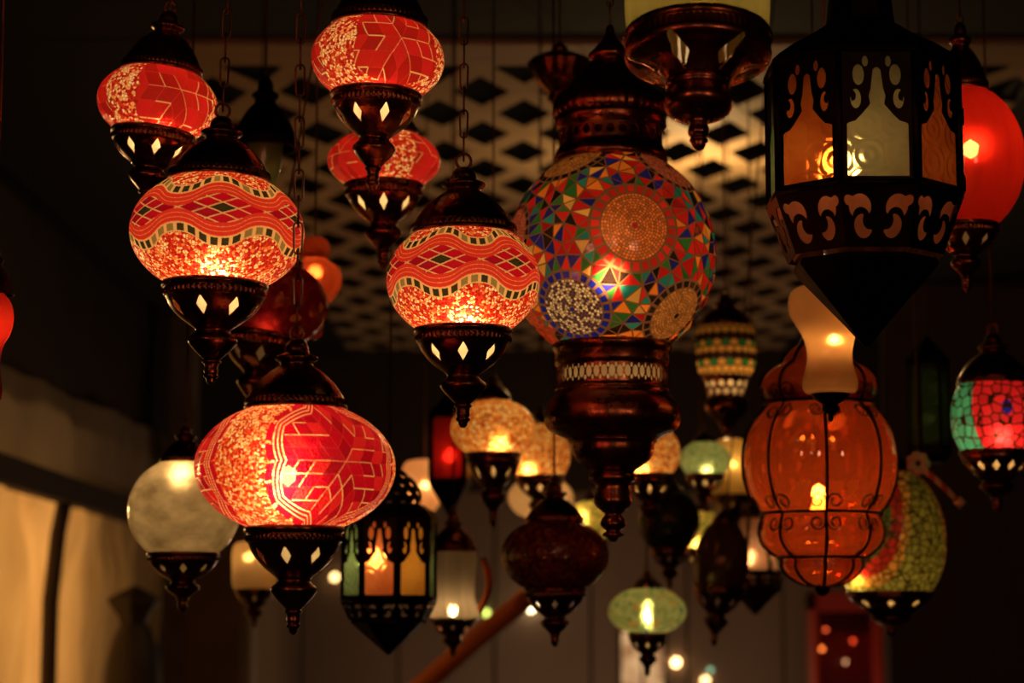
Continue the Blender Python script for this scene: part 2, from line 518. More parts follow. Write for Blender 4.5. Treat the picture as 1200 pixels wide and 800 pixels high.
def star(centers, size=.72, cell=.17, sect=6, beads=False, tall=.8, v0=.0, line=.008, red=None):
    """rhombic star medallions of red tiles with bright seams; seeds fill the panels between"""
    RD = RED if red is None else red
    def f(lon, v):
        C = np.zeros(lon.shape+(4,)); C[..., 3] = 1
        for c in centers:
            dl = (lon-c+PI) % (2*PI)-PI
            x, y = dl, (v-v0)*tall
            rr = np.hypot(x, y); th = np.arctan2(y, x)
            w = 2*PI/sect; k = np.floor(th/w)
            t0 = k*w; t1 = t0+w; dt = math.sin(w)
            A = (x*np.sin(t1)-y*np.cos(t1))/dt; B = (-x*np.sin(t0)+y*np.cos(t0))/dt
            a_, b_ = A/cell, B/cell
            fa, fb = a_-np.floor(a_), b_-np.floor(b_)
            la = np.minimum(fa, 1-fa) < line/cell; lb = np.minimum(fb, 1-fb) < line/cell
            ln = la | lb
            edge = size*(1+.11*tri(th*sect/(2*PI)))
            inside = rr < edge
            h = hashf(np.floor(a_), np.floor(b_), k, c)
            put(C, inside, RD)
            put(C, inside & (h > .62), RD*.72)
            put(C, inside & (h < .2), np.array((.66, .018, .02)))
            hl = np.where(la, hashf(np.floor(a_+.5), np.floor(b_), k+9, c), hashf(np.floor(a_), np.floor(b_+.5), k+31, c))
            put(C, inside & ln & (hl > .60), LINE*.9)
            put(C, inside & ln & (hl <= .60), np.array((.62, .03, .025)))
            if beads:
                ring = (rr >= edge) & (rr < edge+.135)
                fr = (rr-edge)/.045; fr = fr-np.floor(fr)
                bb = th*rr/.03; bb = bb-np.floor(bb)
                put(C, ring, RED*1.1)
                put(C, ring & (fr > .32) & (fr < .66) & (bb > .2), LINE*.95)
                sq = (rr >= edge+.135) & (rr < edge+.20) & (th*6 % 1 > -1)
                ts = th*(24/(2*PI)); ts = ts-np.floor(ts)
                put(C, sq & (ts > .16), RED)
        return C
    return f

RED_CHIPS = mat_chips('red_seed_mosaic_glass', [(0, (.55, .012, .012)), (.36, (.80, .06, .02)), (.52, (.95, .26, .07)), (.64, (1.0, .62, .24)), (.82, (1.0, .84, .46))], 330, grout=(.74, .05, .018))
RED_CHIPS_L = mat_chips('red_and_cream_seed_glass', [(0, (.58, .012, .012)), (.30, (.85, .09, .02)), (.46, (1.0, .34, .09)), (.60, (1.0, .66, .24)), (.80, (1.0, .86, .46))], 430, grout=(.78, .07, .02), clear=.018)
RED_CHIPS_S = mat_chips('red_fine_seed_mosaic_glass', [(0, (.50, .010, .010)), (.34, (.78, .06, .02)), (.46, (1.0, .50, .18)), (.60, (1.0, .76, .36)), (.82, (1.0, .88, .52))], 300, grout=(.70, .05, .02))
# ------------------------------------------------------------------ 1-6: red mosaic pendants
G1 = 'red mosaic pendant lamps'
pendant(255, 266, 2.20, 102, 73, 'red zigzag mosaic lamp with wavy dark tile row, hanging above the largest red lamp', G1, RED_CHIPS,
        zigzag(6, math.radians(2)), 1.0, (122, 322, 452), (118, 201, 134), COPPER_DARK, gain=2.1, bulb_col=HOT, bulb_at= (0, -.42), hi=True, hang='chain', tilt=math.radians(1.5), phase=math.radians(-17), n_lon=720, n_lat=260)
pendant(543, 324, 2.32, 90, 60, 'red zigzag mosaic lamp hanging just left of the big multicoloured globe', G1, RED_CHIPS,
        zigzag(6, math.radians(-18)), 1.0, (114, 377, 502), (124, 265, 194), COPPER_DARK, gain=2.1, bulb_col=HOT, bulb_at= (0, -.45), hi=True, hang='chain', phase=0.0, n_lon=720, n_lat=260)
pendant(346, 545, 2.03, 117.5, 75, 'largest red lamp, low in front, cream seeds left and a red tile star right', G1, RED_CHIPS_L,
        star([math.radians(x) for x in (29, 150, 264)], line=.0055, size=.64, cell=.155, beads=True, tall=.72), 1.0, (115, 613, 742), (120, 475, 396), COPPER_DARK, gain=2.1, bulb_col=HOT, bulb_at=(-.07, -.12), hi=True, hang='chain',
        phase=math.radians(-12), n_lon=1400, n_lat=460)
pendant(443, 67, 2.40, 78, 52, 'red seed and star mosaic lamp at the top edge left of centre', G1, RED_CHIPS_S,
        star([math.radians(x) for x in (20, 140, 260)], red=RED2, size=.74, cell=.25, tall=.66, v0=.15), 1.0, (105, 97, 228), (112, 17, -60), COPPER, gain=2.1, bulb_col=HOT, bulb_at= (0, -.5), hi=True, hang='chain', phase=math.radians(15), tilt=math.radians(2))
pendant(186, 112, 2.45, 70.5, 45, 'red seed and star mosaic lamp nearest the top left corner', G1, RED_CHIPS_S,
        star([math.radians(x) for x in (22, 142, 262)], red=RED2, size=.78, cell=.27, tall=.62, v0=.1), 1.0, (98, 145, 250), (94, 75, 10), COPPER, gain=2.1, bulb_col=HOT, bulb_at= (.1, -.45), hi=True, hang='chain', tilt=math.radians(6), phase=math.radians(8))
pendant(450, 184, 2.72, 66, 42, 'red seed mosaic lamp directly below and behind the one at the top edge', G1, RED_CHIPS_S,
        star([math.radians(x) for x in (70, 190, 310)], red=RED2, size=.66, cell=.24, tall=.62), 1.0, (92, 207, 318), (80, 150, 100), COPPER, gain=2.1, bulb_col=HOT, bulb_at= (0, -.5), hi=True, hang='chain', phase=0.0)

# ------------------------------------------------------------------ 7: the big multicoloured globe
def big_globe():
    px, py, d = 716.5, 299, 2.56
    s = d/F; R = 122.5; loc = at(px, py, d); sine = (HOR-py)/F
    root = thing('pendant_lamp', 'big multicoloured triangle mosaic globe with round medallions and a tall copper crown', 'hanging lamp', loc, (0, 0, -math.atan2(loc.x, loc.y)))
    e = math.asin(sine)
    def unproj(x, y):
        dx, dy = (x-px)/R, (py-y)/R
        q = math.hypot(dx, dy)
        if q > .985: dx, dy = dx*.985/q, dy*.985/q
        zz = math.sqrt(max(0, 1-dx*dx-dy*dy))
        return Vector((dx, -math.sin(e)*dy-math.cos(e)*zz, math.cos(e)*dy-math.sin(e)*zz)).normalized()
    D = math.radians
    GOLD, SILV, PINK = 'gold', 'silver', 'pink'
    meds = [  # centre direction, inner and outer angular radius, ring colour, beads
        (unproj(743, 266), D(18), D(24.5), (.62, .03, .02), 'orange'),
        (unproj(672, 357), D(16.5), D(21.5), (.012, .02, .38), 'silver'),
        (unproj(790, 366), D(16), D(20.5), (.02, .014, .01), 'gold'),
        (unproj(671, 190), D(17), D(21), (.02, .014, .01), 'gold'),
        (unproj(782, 200), D(16), D(19), (.05, .02, .015), 'pink'),
        (unproj(603, 277), D(15), D(18.5), (.02, .014, .01), 'pink'),
        (unproj(612, 392), D(17), D(20), (.4, .05, .02), 'red')]
    for k in range(7):                                    # the back of the globe
        a = PI/2+(k-3)*.55; meds.append((Vector((math.cos(a), math.sin(a), .45*(-1)**k)).normalized(), D(13), D(17), (.4, .02, .02), 'gold'))
    keep = []
    for m in meds:
        if all(m[0].angle(q[0]) > m[2]+q[2]+.01 for q in keep): keep.append(m)
    meds = keep
    pts, ringid = [], []
    rings = []
    for mi, (c, ri, ro, rc, bead) in enumerate(meds):
        t1 = c.orthogonal().normalized(); t2 = c.cross(t1)
        n = max(14, int(2*PI*math.sin(ro)/.098)); rings.append((t1, t2, n))
        for k in range(n):
            a = 2*PI*k/n
            pts.append(c*math.cos(ro)+(t1*math.cos(a)+t2*math.sin(a))*math.sin(ro)); ringid.append(mi)
    sp = .102
    cand = [Vector(v) for v in RNG.normal(size=(16000, 3))]
    arr = np.array(pts)
    for v in cand:
        v.normalize()
        if any(v.angle(m[0]) < m[2]+.055 for m in meds): continue
        if ((arr-np.array(v))**2).sum(1).min() < sp*sp: continue
        pts.append(v); ringid.append(-1); arr = np.vstack([arr, np.array(v)])
    bm = bmesh.new()
    vs = [bm.verts.new(p) for p in pts]
    bm.verts.index_update()
    idx = {tuple(v.co): i for i, v in enumerate(vs)}
    bmesh.ops.convex_hull(bm, input=vs)
    tris = []
    for f in bm.faces:
        ii = [idx[tuple(v.co)] for v in f.verts]
        ids = [ringid[i] for i in ii]
        if len(set(ids)) == 1 and ids[0] >= 0 and len(ii) >= 3: continue
        tris.append(ii)
    bm.free()
    V, Fc, C = [], [], []
    def sq(p): return Vector((p.x, p.y, p.z*1.03))
    GROUT = (.19, .09, .045)
    pal = [((.62, .02, .016), 26), ((.85, .26, .03), 15), ((.02, .24, .22), 15), ((.018, .02, .25), 12), ((.03, .16, .03), 8), ((.022, .012, .010), 16), ((.75, .42, .10), 8), ((.40, .012, .012), 6)]
    pw = np.array([w for _, w in pal], float); pw /= pw.sum()
    zmax, zmin = math.cos(math.asin(64/R)), -math.cos(math.asin(66/R))
    def tile(poly, col, inset, lift=.006):
        """one tile: raised face, and the grout strip around it"""
        P = [Vector(p) for p in poly]; c = sum(P, Vector())/len(P)
        if c.z > zmax+.02 or c.z < zmin-.02: return
        size = min((P[i]-P[i-1]).length for i in range(len(P)))
        q = min(.45, inset/max(size*.35, 1e-4))
        I = [(p+(c-p)*q) for p in P]
        if (P[1]-P[0]).cross(P[2]-P[1]).dot(c) < 0: P.reverse(); I.reverse()
        b = len(V)
        V.extend([sq(p)*R*s for p in P]); C.extend([(*GROUT, 0)]*len(P))
        V.extend([sq(p)*R*s for p in I]); C.extend([(*GROUT, 0)]*len(P))
        V.extend([sq(p)*(1+lift)*R*s for p in I]); C.extend([(*col, 0)]*len(P))
        n = len(P)
        for k in range(n):
            k2 = (k+1) % n
            Fc.append((b+k, b+k2, b+n+k2, b+n+k)); Fc.append((b+n+k, b+n+k2, b+2*n+k2, b+2*n+k))
        Fc.append(tuple(b+2*n+k for k in range(n)))
    for ii in tris:
        tile([pts[i] for i in ii], np.array(pal[RNG.choice(len(pal), p=pw)][0])*RNG.uniform(.75, 1.15), .0075)
    for (c, ri, ro, rc, bead), (t1, t2, n) in zip(meds, rings):
        def pt(ang, a): return c*math.cos(ang)+(t1*math.cos(a)+t2*math.sin(a))*math.sin(ang)
        for k in range(n):
            a0, a1 = 2*PI*k/n, 2*PI*(k+1)/n
            tile([pt(ri, a0), pt(ri, a1), pt(ro, a1), pt(ro, a0)], np.array(rc)*RNG.uniform(.7, 1.2), .009)
        nr = max(6, int(ri/.026))
        for r_ in range(nr):
            q0, q1 = ri*r_/nr, ri*(r_+1)/nr
            m = max(5, int(2*PI*math.sin(q1)/.034))
            off = RNG.uniform(0, 6)
            for k in range(m):
                a0, a1 = off+2*PI*k/m, off+2*PI*(k+1)/m
                g = RNG.uniform(.45, 1.1)
                col = {'orange': np.array((.92, .24, .05))*g, 'gold': np.array((.62, .27, .07))*g, 'pink': np.array((.62, .16, .09))*g, 'red': np.array((.7, .08, .03))*g,
                       'silver': np.array((.95, .88, .60))*g if RNG.random() > .42 else np.array((.06, .035, .09))}[bead]
                if r_ == 0: col = np.array({'orange': (.5, .02, .02), 'silver': (.02, .02, .3)}.get(bead, (.02, .012, .01)))
                P = [pt(q0, a0), pt(q0, a1), pt(q1, a1), pt(q1, a0)] if r_ else [c, pt(q1, a0), pt(q1, a1)]
                tile(P, col, .0022 if r_ else 0.0, .004)
    T = NT('tile_mosaic_glass')
    at_ = T.n('ShaderNodeAttribute'); at_.attribute_name = 'Col'
    nrm = T.bump(T.noise(120, 2), .2, .002)
    m = T.done(glass_sh(T, at_.outputs['Color'], nrm, .34, .55, ior=1.2, gloss=.05, grough=.12, diff=.16))
    g = mesh_obj('glass_globe', V, Fc, m, root, smooth=False, col=C)
    rbb = .12*R*s
    bulb(root, (-.02*R*s, 0, -.18*R*s), rbb, WARM, 1.25*(R*s/rbb)**2)
    def Z(y, r): return -((y-py)+r*sine)*s
    def LZ(name, P, par, n=96, sub=4, **k): return lathe(name, [(Z(y, r), r*s) for y, r in P], COPPER, par, n=n, sub=sub, **k)
    # foot: filigree collar, fluted bowl, lower bowl, stem, finial
    zf0, zf1 = Z(420, 64), Z(442, 64)
    zf = (zf0+zf1)/2; hf = abs(zf0-zf1)/2
    def fil(zz, lo, Rr):
        w = 2*PI/44; dl = ((lo+w/2) % w - w/2)*Rr; w2 = w*Rr/2
        h1 = np.hypot(dl/(w2*.78), (zz-zf)/(hf*.62))-1
        dl2 = ((lo) % w - w/2)*Rr
        h2 = np.hypot(dl2/(w2*.36), (np.abs(zz-zf)-hf*.62)/(hf*.26))-1
        return np.minimum(h1, h2)*w2
    fp = [(-(402-py)*s, 66*s), (-(404-py)*s, 69*s), (-(409-py)*s, 70*s), (-(413-py)*s, 68*s), (-(416-py)*s, 66*s)] + [(Z(414, 67), 67*s), (Z(418, 66), 66*s)] + [(Z(y, 64), 64*s) for y in np.linspace(420, 443, 26)] + [(Z(445, 66), 66*s), (Z(448, 67), 67*s)]
    col_ = lathe('filigree_collar', fp, COPPER, root, n=440, sub=1, hole=fil, th=.001)
    lathe('glass_neck', [(-(408-py)*s, 58*s), (Z(425, 58), 58*s), (Z(446, 54), 54*s), (Z(449, 20), 20*s), (Z(449, 0), 0)], NECK, g, n=48, sub=2)
    bowl = LZ('bowl', [(447, 66), (452, 67), (458, 72), (466, 77), (475, 79), (484, 78), (492, 73), (499, 63), (504, 55), (507, 51), (508, 49)], root, n=160,
              rmod=lambda zz, lo: 1+.006*np.abs(np.cos(lo*9)))
    LZ('lower_bowl', [(507, 49), (509, 51), (512, 48), (522, 47), (532, 42), (541, 33), (547, 26), (550, 24)], root, n=120, rmod=lambda zz, lo: 1+.012*np.abs(np.cos(lo*8)))
    LZ('stem', [(549, 23), (553, 27), (558, 27), (562, 22), (566, 20), (576, 21), (584, 22), (590, 19), (595, 14), (598, 12)], root, n=48)
    LZ('finial', [(597, 11), (601, 10), (605, 13), (611, 15), (616, 12), (620, 8), (622, 12), (625, 12), (628, 7), (633, 3), (634, 0)], root, n=40)
    # crown
    zp = Z(149, 61); hp = 5*s
    def pier(zz, lo, Rr):
        w = 2*PI/26; dl = ((lo+w/2) % w - w/2)*Rr
        return (np.hypot(dl/(4.6*s), (zz-zp)/hp)-1)*s
    cp = [(Z(178, 67), 67*s), (Z(170, 66), 66*s), (Z(164, 64), 64*s), (Z(160, 61), 61*s)] + [(Z(y, 61), 61*s) for y in np.linspace(158, 141, 20)] + [(Z(138, 63), 63*s), (Z(134, 66), 66*s), (Z(128, 65), 65*s), (Z(124, 66), 66*s)]
    lathe('pierced_collar', cp, COPPER, root, n=312, sub=1, hole=pier, th=.001)
    LZ('fluted_crown', [(125, 64), (120, 67), (112, 68), (104, 66), (98, 62), (95, 57), (93, 52)], root, n=240, rmod=lambda zz, lo: 1+.02*np.abs(np.cos(lo*15))-.01)
    LZ('dome', [(96, 54), (88, 50), (80, 44), (72, 35), (66, 27), (62, 23)], root, n=72)
    LZ('crown_finial', [(63, 22), (59, 25), (54, 26), (50, 22), (44, 15), (38, 9), (32, 6), (26, 5), (22, 3), (21, 0)], root, n=40)
    chain(root, Z(22, 0), CEIL-loc.z)
big_globe()

# ------------------------------------------------------------------ 8: yellow cylinder in a copper cradle
def cradle_lamp():
    px, py, d = 817.5, 45, 2.0
    s = d/F; loc = at(px, py, d); sine = .44
    root = thing('pendant_lamp', 'yellow glass cylinder lamp in a wide copper cradle, cut off by the top edge', 'hanging lamp', loc, (-.19, 0, -math.atan2(loc.x, loc.y)))
    def Z(y, r): return -((y-py)+r*sine)*s
    gl = mat_plain('yellow_ribbed_glass', (.50, .48, .13), (.60, .56, .18), 60, refr=.25, rough=.35, stretch=(1, 1, .05), bump=.4)
    sh = lathe('glass_shade', [(Z(10, 82), 82*s), (Z(-40, 85), 85*s), (Z(-120, 82), 82*s), (Z(-150, 70), 70*s)], gl, root, n=120, sub=4, rmod=lambda zz, lo: 1+.008*np.cos(lo*40))
    z0, z1 = Z(15, 85), Z(26, 85)
    zh = Z(60, 57); 
    def rmod(zz, lo): return 1+.008*np.cos(lo*70)*((zz < z0) & (zz > z1))
    def hole(zz, lo, R):
        w = 2*PI/6; dl = ((lo+math.radians(22)+w/2) % w - w/2)*R
        up = zz-zh
        return (np.abs(dl)/(11*s*(1-.35*np.clip(up/(17*s), -1, 1)*-1)) + np.abs(up)/(16*s) - 1)*11*s
    P = smooth_profile([(Z(y, r), r*s) for y, r in [(4, 80), (4, 86), (9, 87.5), (13, 86), (15, 85), (26, 84.5), (29, 86), (36, 84), (43, 76), (52, 63), (63, 52), (75, 44), (86, 38)]], 8)
    c = lathe('cradle', P, COPPER, root, n=252, sub=1, rmod=rmod, hole=hole, th=.002)
    lathe('knop', [(Z(y, r), r*s) for y, r in [(84, 36), (90, 39), (96, 37), (102, 38), (110, 40), (117, 39), (124, 35), (132, 27), (139, 19), (144, 15), (146, 13)]], COPPER, root, n=56)
    lathe('finial', [(Z(y, r), r*s) for y, r in [(145, 11), (150, 10), (154, 12), (162, 12), (167, 9), (170, 11), (174, 9), (180, 7), (186, 3), (187, 0)]], COPPER, root, n=32)
    bulb(root, (0, 0, Z(-25, 0)), .016, WARM, 13)
    cp = lathe('cap', [(Z(-148, 72), 72*s), (Z(-152, 74), 74*s), (Z(-175, 50), 50*s), (Z(-190, 20), 20*s), (Z(-195, 3), 3*s)], COPPER, root, n=56)
    chain(root, Z(-196, 0), CEIL-loc.z)
cradle_lamp()

# ------------------------------------------------------------------ faceted lanterns
def facet_lantern(px, py, d, N, R, rot, y_top, y_bot, panes, label, roof, band=None, cone=None, R_top=None, glow=.6, bulb_at=(0, .35), rb=.010, post=.07,
                  fret=True, metal=None, dome=None, group=None, holesize=1.0, hinge=False, fine=26, lining=None):
    """rows in px (centre of the body); panes: list of N glass materials; roof/band/cone/dome: lists of (y, r)"""
    s = d/F; loc = at(px, py, d); metal = metal or IRON
    root = thing('glass_lantern', label, 'lantern', loc, (0, 0, -math.atan2(loc.x, loc.y)), group)
    Rt = R_top or R
    sine = (HOR-py)/F
    def zz(y): return -(y-py+R*.92*sine)*s
    def corner(k, r, z): 
        a = rot+2*PI*k/N
        return Vector((r*s*math.sin(a), -r*s*math.cos(a), z))
    zt, zb = zz(y_top), zz(y_bot); pw = post*R*s
    # frame: corner posts and rails
    bars = []
    fr_pts = []
    for k in range(N):
        tube_r = pw*.5
        fr_pts.append([corner(k, Rt, zt+.002), corner(k, R, zb-.002)])
    for (r_, z_) in ((Rt, zt), (R, zb)):
        for k in range(N): fr_pts.append([corner(k, r_, z_), corner(k+1, r_, z_)])
    tube('frame', fr_pts, pw*.62, metal, root, k=6)
    fvs, ffs = [], []
    for k in range(N):
        A, B, Cc, Dd = corner(k, R, zb), corner(k+1, R, zb), corner(k+1, Rt, zt), corner(k, Rt, zt)
        nrm = (B-A).cross(Dd-A).normalized(); inw = nrm*(-.0012)
        m = panes[k % len(panes)]
        V = [A+inw, B+inw, Cc+inw, Dd+inw, A+inw*3, B+inw*3, Cc+inw*3, Dd+inw*3]
        mesh_obj('pane', V[:4], [(0, 1, 2, 3)], m, root, smooth=False)
        # stiles beside the glass, and the fretwork in its head
        n1, n2 = fine, fine*2
        uu, vv = np.meshgrid(np.linspace(-1, 1, n1), np.linspace(0, 1, n2))      # v from the top
        base = len(fvs)
        PV = []
        for u_, v_ in zip(uu.ravel(), vv.ravel()):
            t = (u_+1)/2; top = Dd+(Cc-Dd)*t; bot = A+(B-A)*t
            PV.append(top+(bot-top)*v_+nrm*.0012)
        au = np.abs(uu)
        st = .20                                       # stile width
        open_ = np.minimum(1-st-au, np.minimum(.955-vv, vv-.03))*1.0
        if fret:
            arch = np.interp(vv, [0, .12, .16, .30, .36, .42, .50, .55, .58, 1], [-.1, -.1, .10, .16, .22, .18, .42, .60, 1.2, 1.2])-au
            h1 = .15-np.hypot(au-.48, (vv-.20)*1.9)
            h2 = .14-np.hypot(au-.56, (vv-.38)*1.9); h2 = np.minimum(h2, np.hypot(au-.62, (vv-.36)*1.9)-.07)
            h3 = .08-np.hypot(au-.30, (vv-.10)*1.9)
            sd = np.maximum.reduce([np.minimum(open_, arch), np.minimum(np.maximum.reduce([h1, h2, h3]), open_)])
        else: sd = open_
        V2, F2 = clip(PV, grid_faces(n2, n1, False), -sd.ravel())
        fvs.extend(V2); ffs.extend([tuple(i+base for i in f) for f in F2])
    fo = mesh_obj('fretwork', fvs, ffs, metal, root, smooth=False); solid(fo, .0008)
    def faceted(name, P, pierced=False, th=.0012, mat=metal):
        if not pierced:
            V, Fc = [], []
            for (y, r) in P:
                for k in range(N): V.append(corner(k, r, zz(y)))
            Fc = [tuple(q) for q in grid_faces(len(P), N)]
            if P[-1][1] > 2: Fc.append(tuple((len(P)-1)*N+k for k in range(N)))
            if P[0][1] > 2 and name == 'roof': pass
            o = mesh_obj(name, V, Fc, mat, root, smooth=False); solid(o, th); return o
        V, Fc = [], []
        (y0, r0), (y1, r1) = P[0], P[-1]
        for k in range(N):
            n1, n2 = 44, 34
            uu, vv = np.meshgrid(np.linspace(-1, 1, n1), np.linspace(0, 1, n2)); PV = []
            for u_, v_ in zip(uu.ravel(), vv.ravel()):
                r = r0+(r1-r0)*v_; PV.append(corner(k, r, zz(y0+(y1-y0)*v_)).lerp(corner(k+1, r, zz(y0+(y1-y0)*v_)), (u_+1)/2))
            au = np.abs(uu)
            def cres(cx, cy, R1, ox, oy, R2):
                return np.minimum(R1-np.hypot(au-cx, (vv-cy)*1.35), np.hypot(au-cx-ox, (vv-cy-oy)*1.35)-R2)
            sd = np.maximum.reduce([cres(.50, .36, .30, -.02, .17, .24), cres(.42, .66, .27, -.18, -.09, .20), .12-np.hypot(au-.80, (vv-.24)*1.35)])
            b = len(V); V2, F2 = clip(PV, grid_faces(n2, n1, False), -sd.ravel())
            V.extend(V2); Fc.extend([tuple(i+b for i in f) for f in F2])
        o = mesh_obj(name, V, Fc, mat, root, smooth=False); solid(o, .0010); return o
    faceted('roof', roof)
    if band: faceted('pierced_band', band, True)
    if cone: faceted('base_cone', cone)
    if lining:
        V, Fc = [], []
        for (y, r) in ((band[0][0]+1, band[0][1]*.93), (band[-1][0]-2, band[-1][1]*.92)):
            for k in range(N): V.append(corner(k, r, zz(y)))
        mesh_obj('glow_lining', V, [tuple(q) for q in grid_faces(2, N)], lining, root, smooth=False)  # added liner, so the holes of the band look lit from inside
    ztop = zz(roof[-1][0])
    if dome:
        zd0, zd1 = zz(dome[0][0]), zz(dome[-1][0])
        def hole(z_, lo, r_):
            rows = 5; t = (z_-zd0)/(zd1-zd0)*rows; ri = np.floor(t); w = 2*PI/14
            dl = ((lo+w/2*(ri % 2)+w/2) % w-w/2)*r_
            return (np.hypot(dl, (t-ri-.5)*(zd1-zd0)/rows*1.0)-.16*w*dome[0][1]*s*1.6)
        lathe('pierced_dome', [(zz(y), r*s) for y, r in dome], metal, root, n=140, sub=6, hole=hole, th=.001)
        ztop = zz(dome[-1][0])
    if hinge:
        k = 1
        for t in (.42, .93):
            p = corner(2, Rt+2, zt+(zb-zt)*t)
            tube('hinge', [[p+Vector((0, 0, .008)), p-Vector((0, 0, .008))]], .0035, metal, root, k=8)
    if glow > 0:
        bulb(root, (bulb_at[0]*R*s, -.1*R*s, zt+(zb-zt)*(1-bulb_at[1])), rb, WARM, glow*(R*s*.9/rb)**2)
    cord(root, ztop-.002, CEIL-loc.z)
    return root

AMBER_P = mat_pressed('amber_pressed_glass', (.80, .20, .03), (.62, .12, .02))
CLEAR_P = mat_pressed('greenish_pressed_glass', (.66, .60, .28), (.50, .48, .24))
ORNG_P = mat_pressed('orange_pressed_glass', (.95, .30, .10), (.85, .22, .06))
GREEN_P = mat_pressed('green_pressed_glass', (.20, .34, .16), (.26, .42, .20))
YEL_P = mat_pressed('yellow_pressed_glass', (.95, .50, .08), (.85, .42, .06))
RED_P = mat_pressed('red_pressed_glass', (.80, .02, .015), (.62, .012, .01))
# rot = azimuth of the first corner; pane k spans corner k..k+1 (0 faces the camera)
facet_lantern(1010, 140, 2.2, 8, 113, math.radians(-13), 58, 212, [CLEAR_P, AMBER_P, GREEN_P, AMBER_P, CLEAR_P, AMBER_P, GREEN_P, AMBER_P],
              'large dark iron lantern with clear and amber panes and pointed base, top right',
              roof=[(62, 118), (56, 117), (48, 108), (34, 88), (18, 60), (4, 40), (-30, 36), (-50, 18), (-62, 3)],
              band=[(216, 117), (282, 92)], cone=[(286, 84), (292, 86), (300, 80), (330, 52), (360, 24), (384, 3)], glow=.55, bulb_at=(-.19, .245), rb=.0085, hinge=True, fine=40, lining=mat_plain('salmon_glow_lining', (.62, .20, .10), (.42, .12, .06), 30, refr=.4, rough=.4, bump=.4, clear=.12, tcol=(.9, .7, .4)))
facet_lantern(456, 652, 3.0, 8, 55, math.radians(-35), 606, 700, [ORNG_P, YEL_P, GREEN_P, ORNG_P, YEL_P, GREEN_P, ORNG_P, GREEN_P],
              'small lit lantern with orange and yellow panes, right of the largest red lamp',
              roof=[(610, 58), (606, 57), (598, 52), (590, 40)], band=[(703, 57), (724, 47)], cone=[(724, 44), (727, 45), (745, 24), (764, 2)], glow=1.3, bulb_at=(-.25, .5), rb=.012,
              dome=[(592, 36), (580, 38), (568, 34), (556, 24), (546, 12), (540, 4)])

# ------------------------------------------------------------------ 10: red-orange ball
pendant(1129, 181, 2.62, 71, 84, 'smooth red-orange glass ball lamp half hidden behind the large dark lantern', None,
        mat_plain('red_orange_glass', (.72, .022, .010), (.62, .016, .008), 12, refr=.30, rough=.6, stretch=(6, 6, .6), bump=.05, clear=.10, tcol=(1, .55, .2)), glow=.55,
        cup=(78, 256, 345), cap=(62, 99, 22), metal=COPPER, bulb_at=(.12, .14), rb=.15, nseg=96, hi=True, hang='cord')
# ------------------------------------------------------------------ 11: frosted hurricane vase
pendant(972, 400, 2.55, 47, 60, 'frosted waisted glass lamp glowing under the tip of the large dark lantern', None,
        mat_plain('frosted_amber_glass', (.95, .50, .17), (.88, .42, .13), 14, refr=.36, rough=.6, clear=.05, tcol=(1, .8, .5), bump=.05), glow=.42, prof=[(334, 30), (338, 40), (346, 46), (358, 47.5), (370, 45), (384, 36.5), (398, 29.5), (412, 26.5), (424, 26.5), (435, 29), (446, 32), (455, 32), (460, 29), (462, 22)],
        cup=(46, 455, 494), metal=IRON, bulb_at=(.1, .05), rb=.13, holes=0, nseg=80, neck=False)
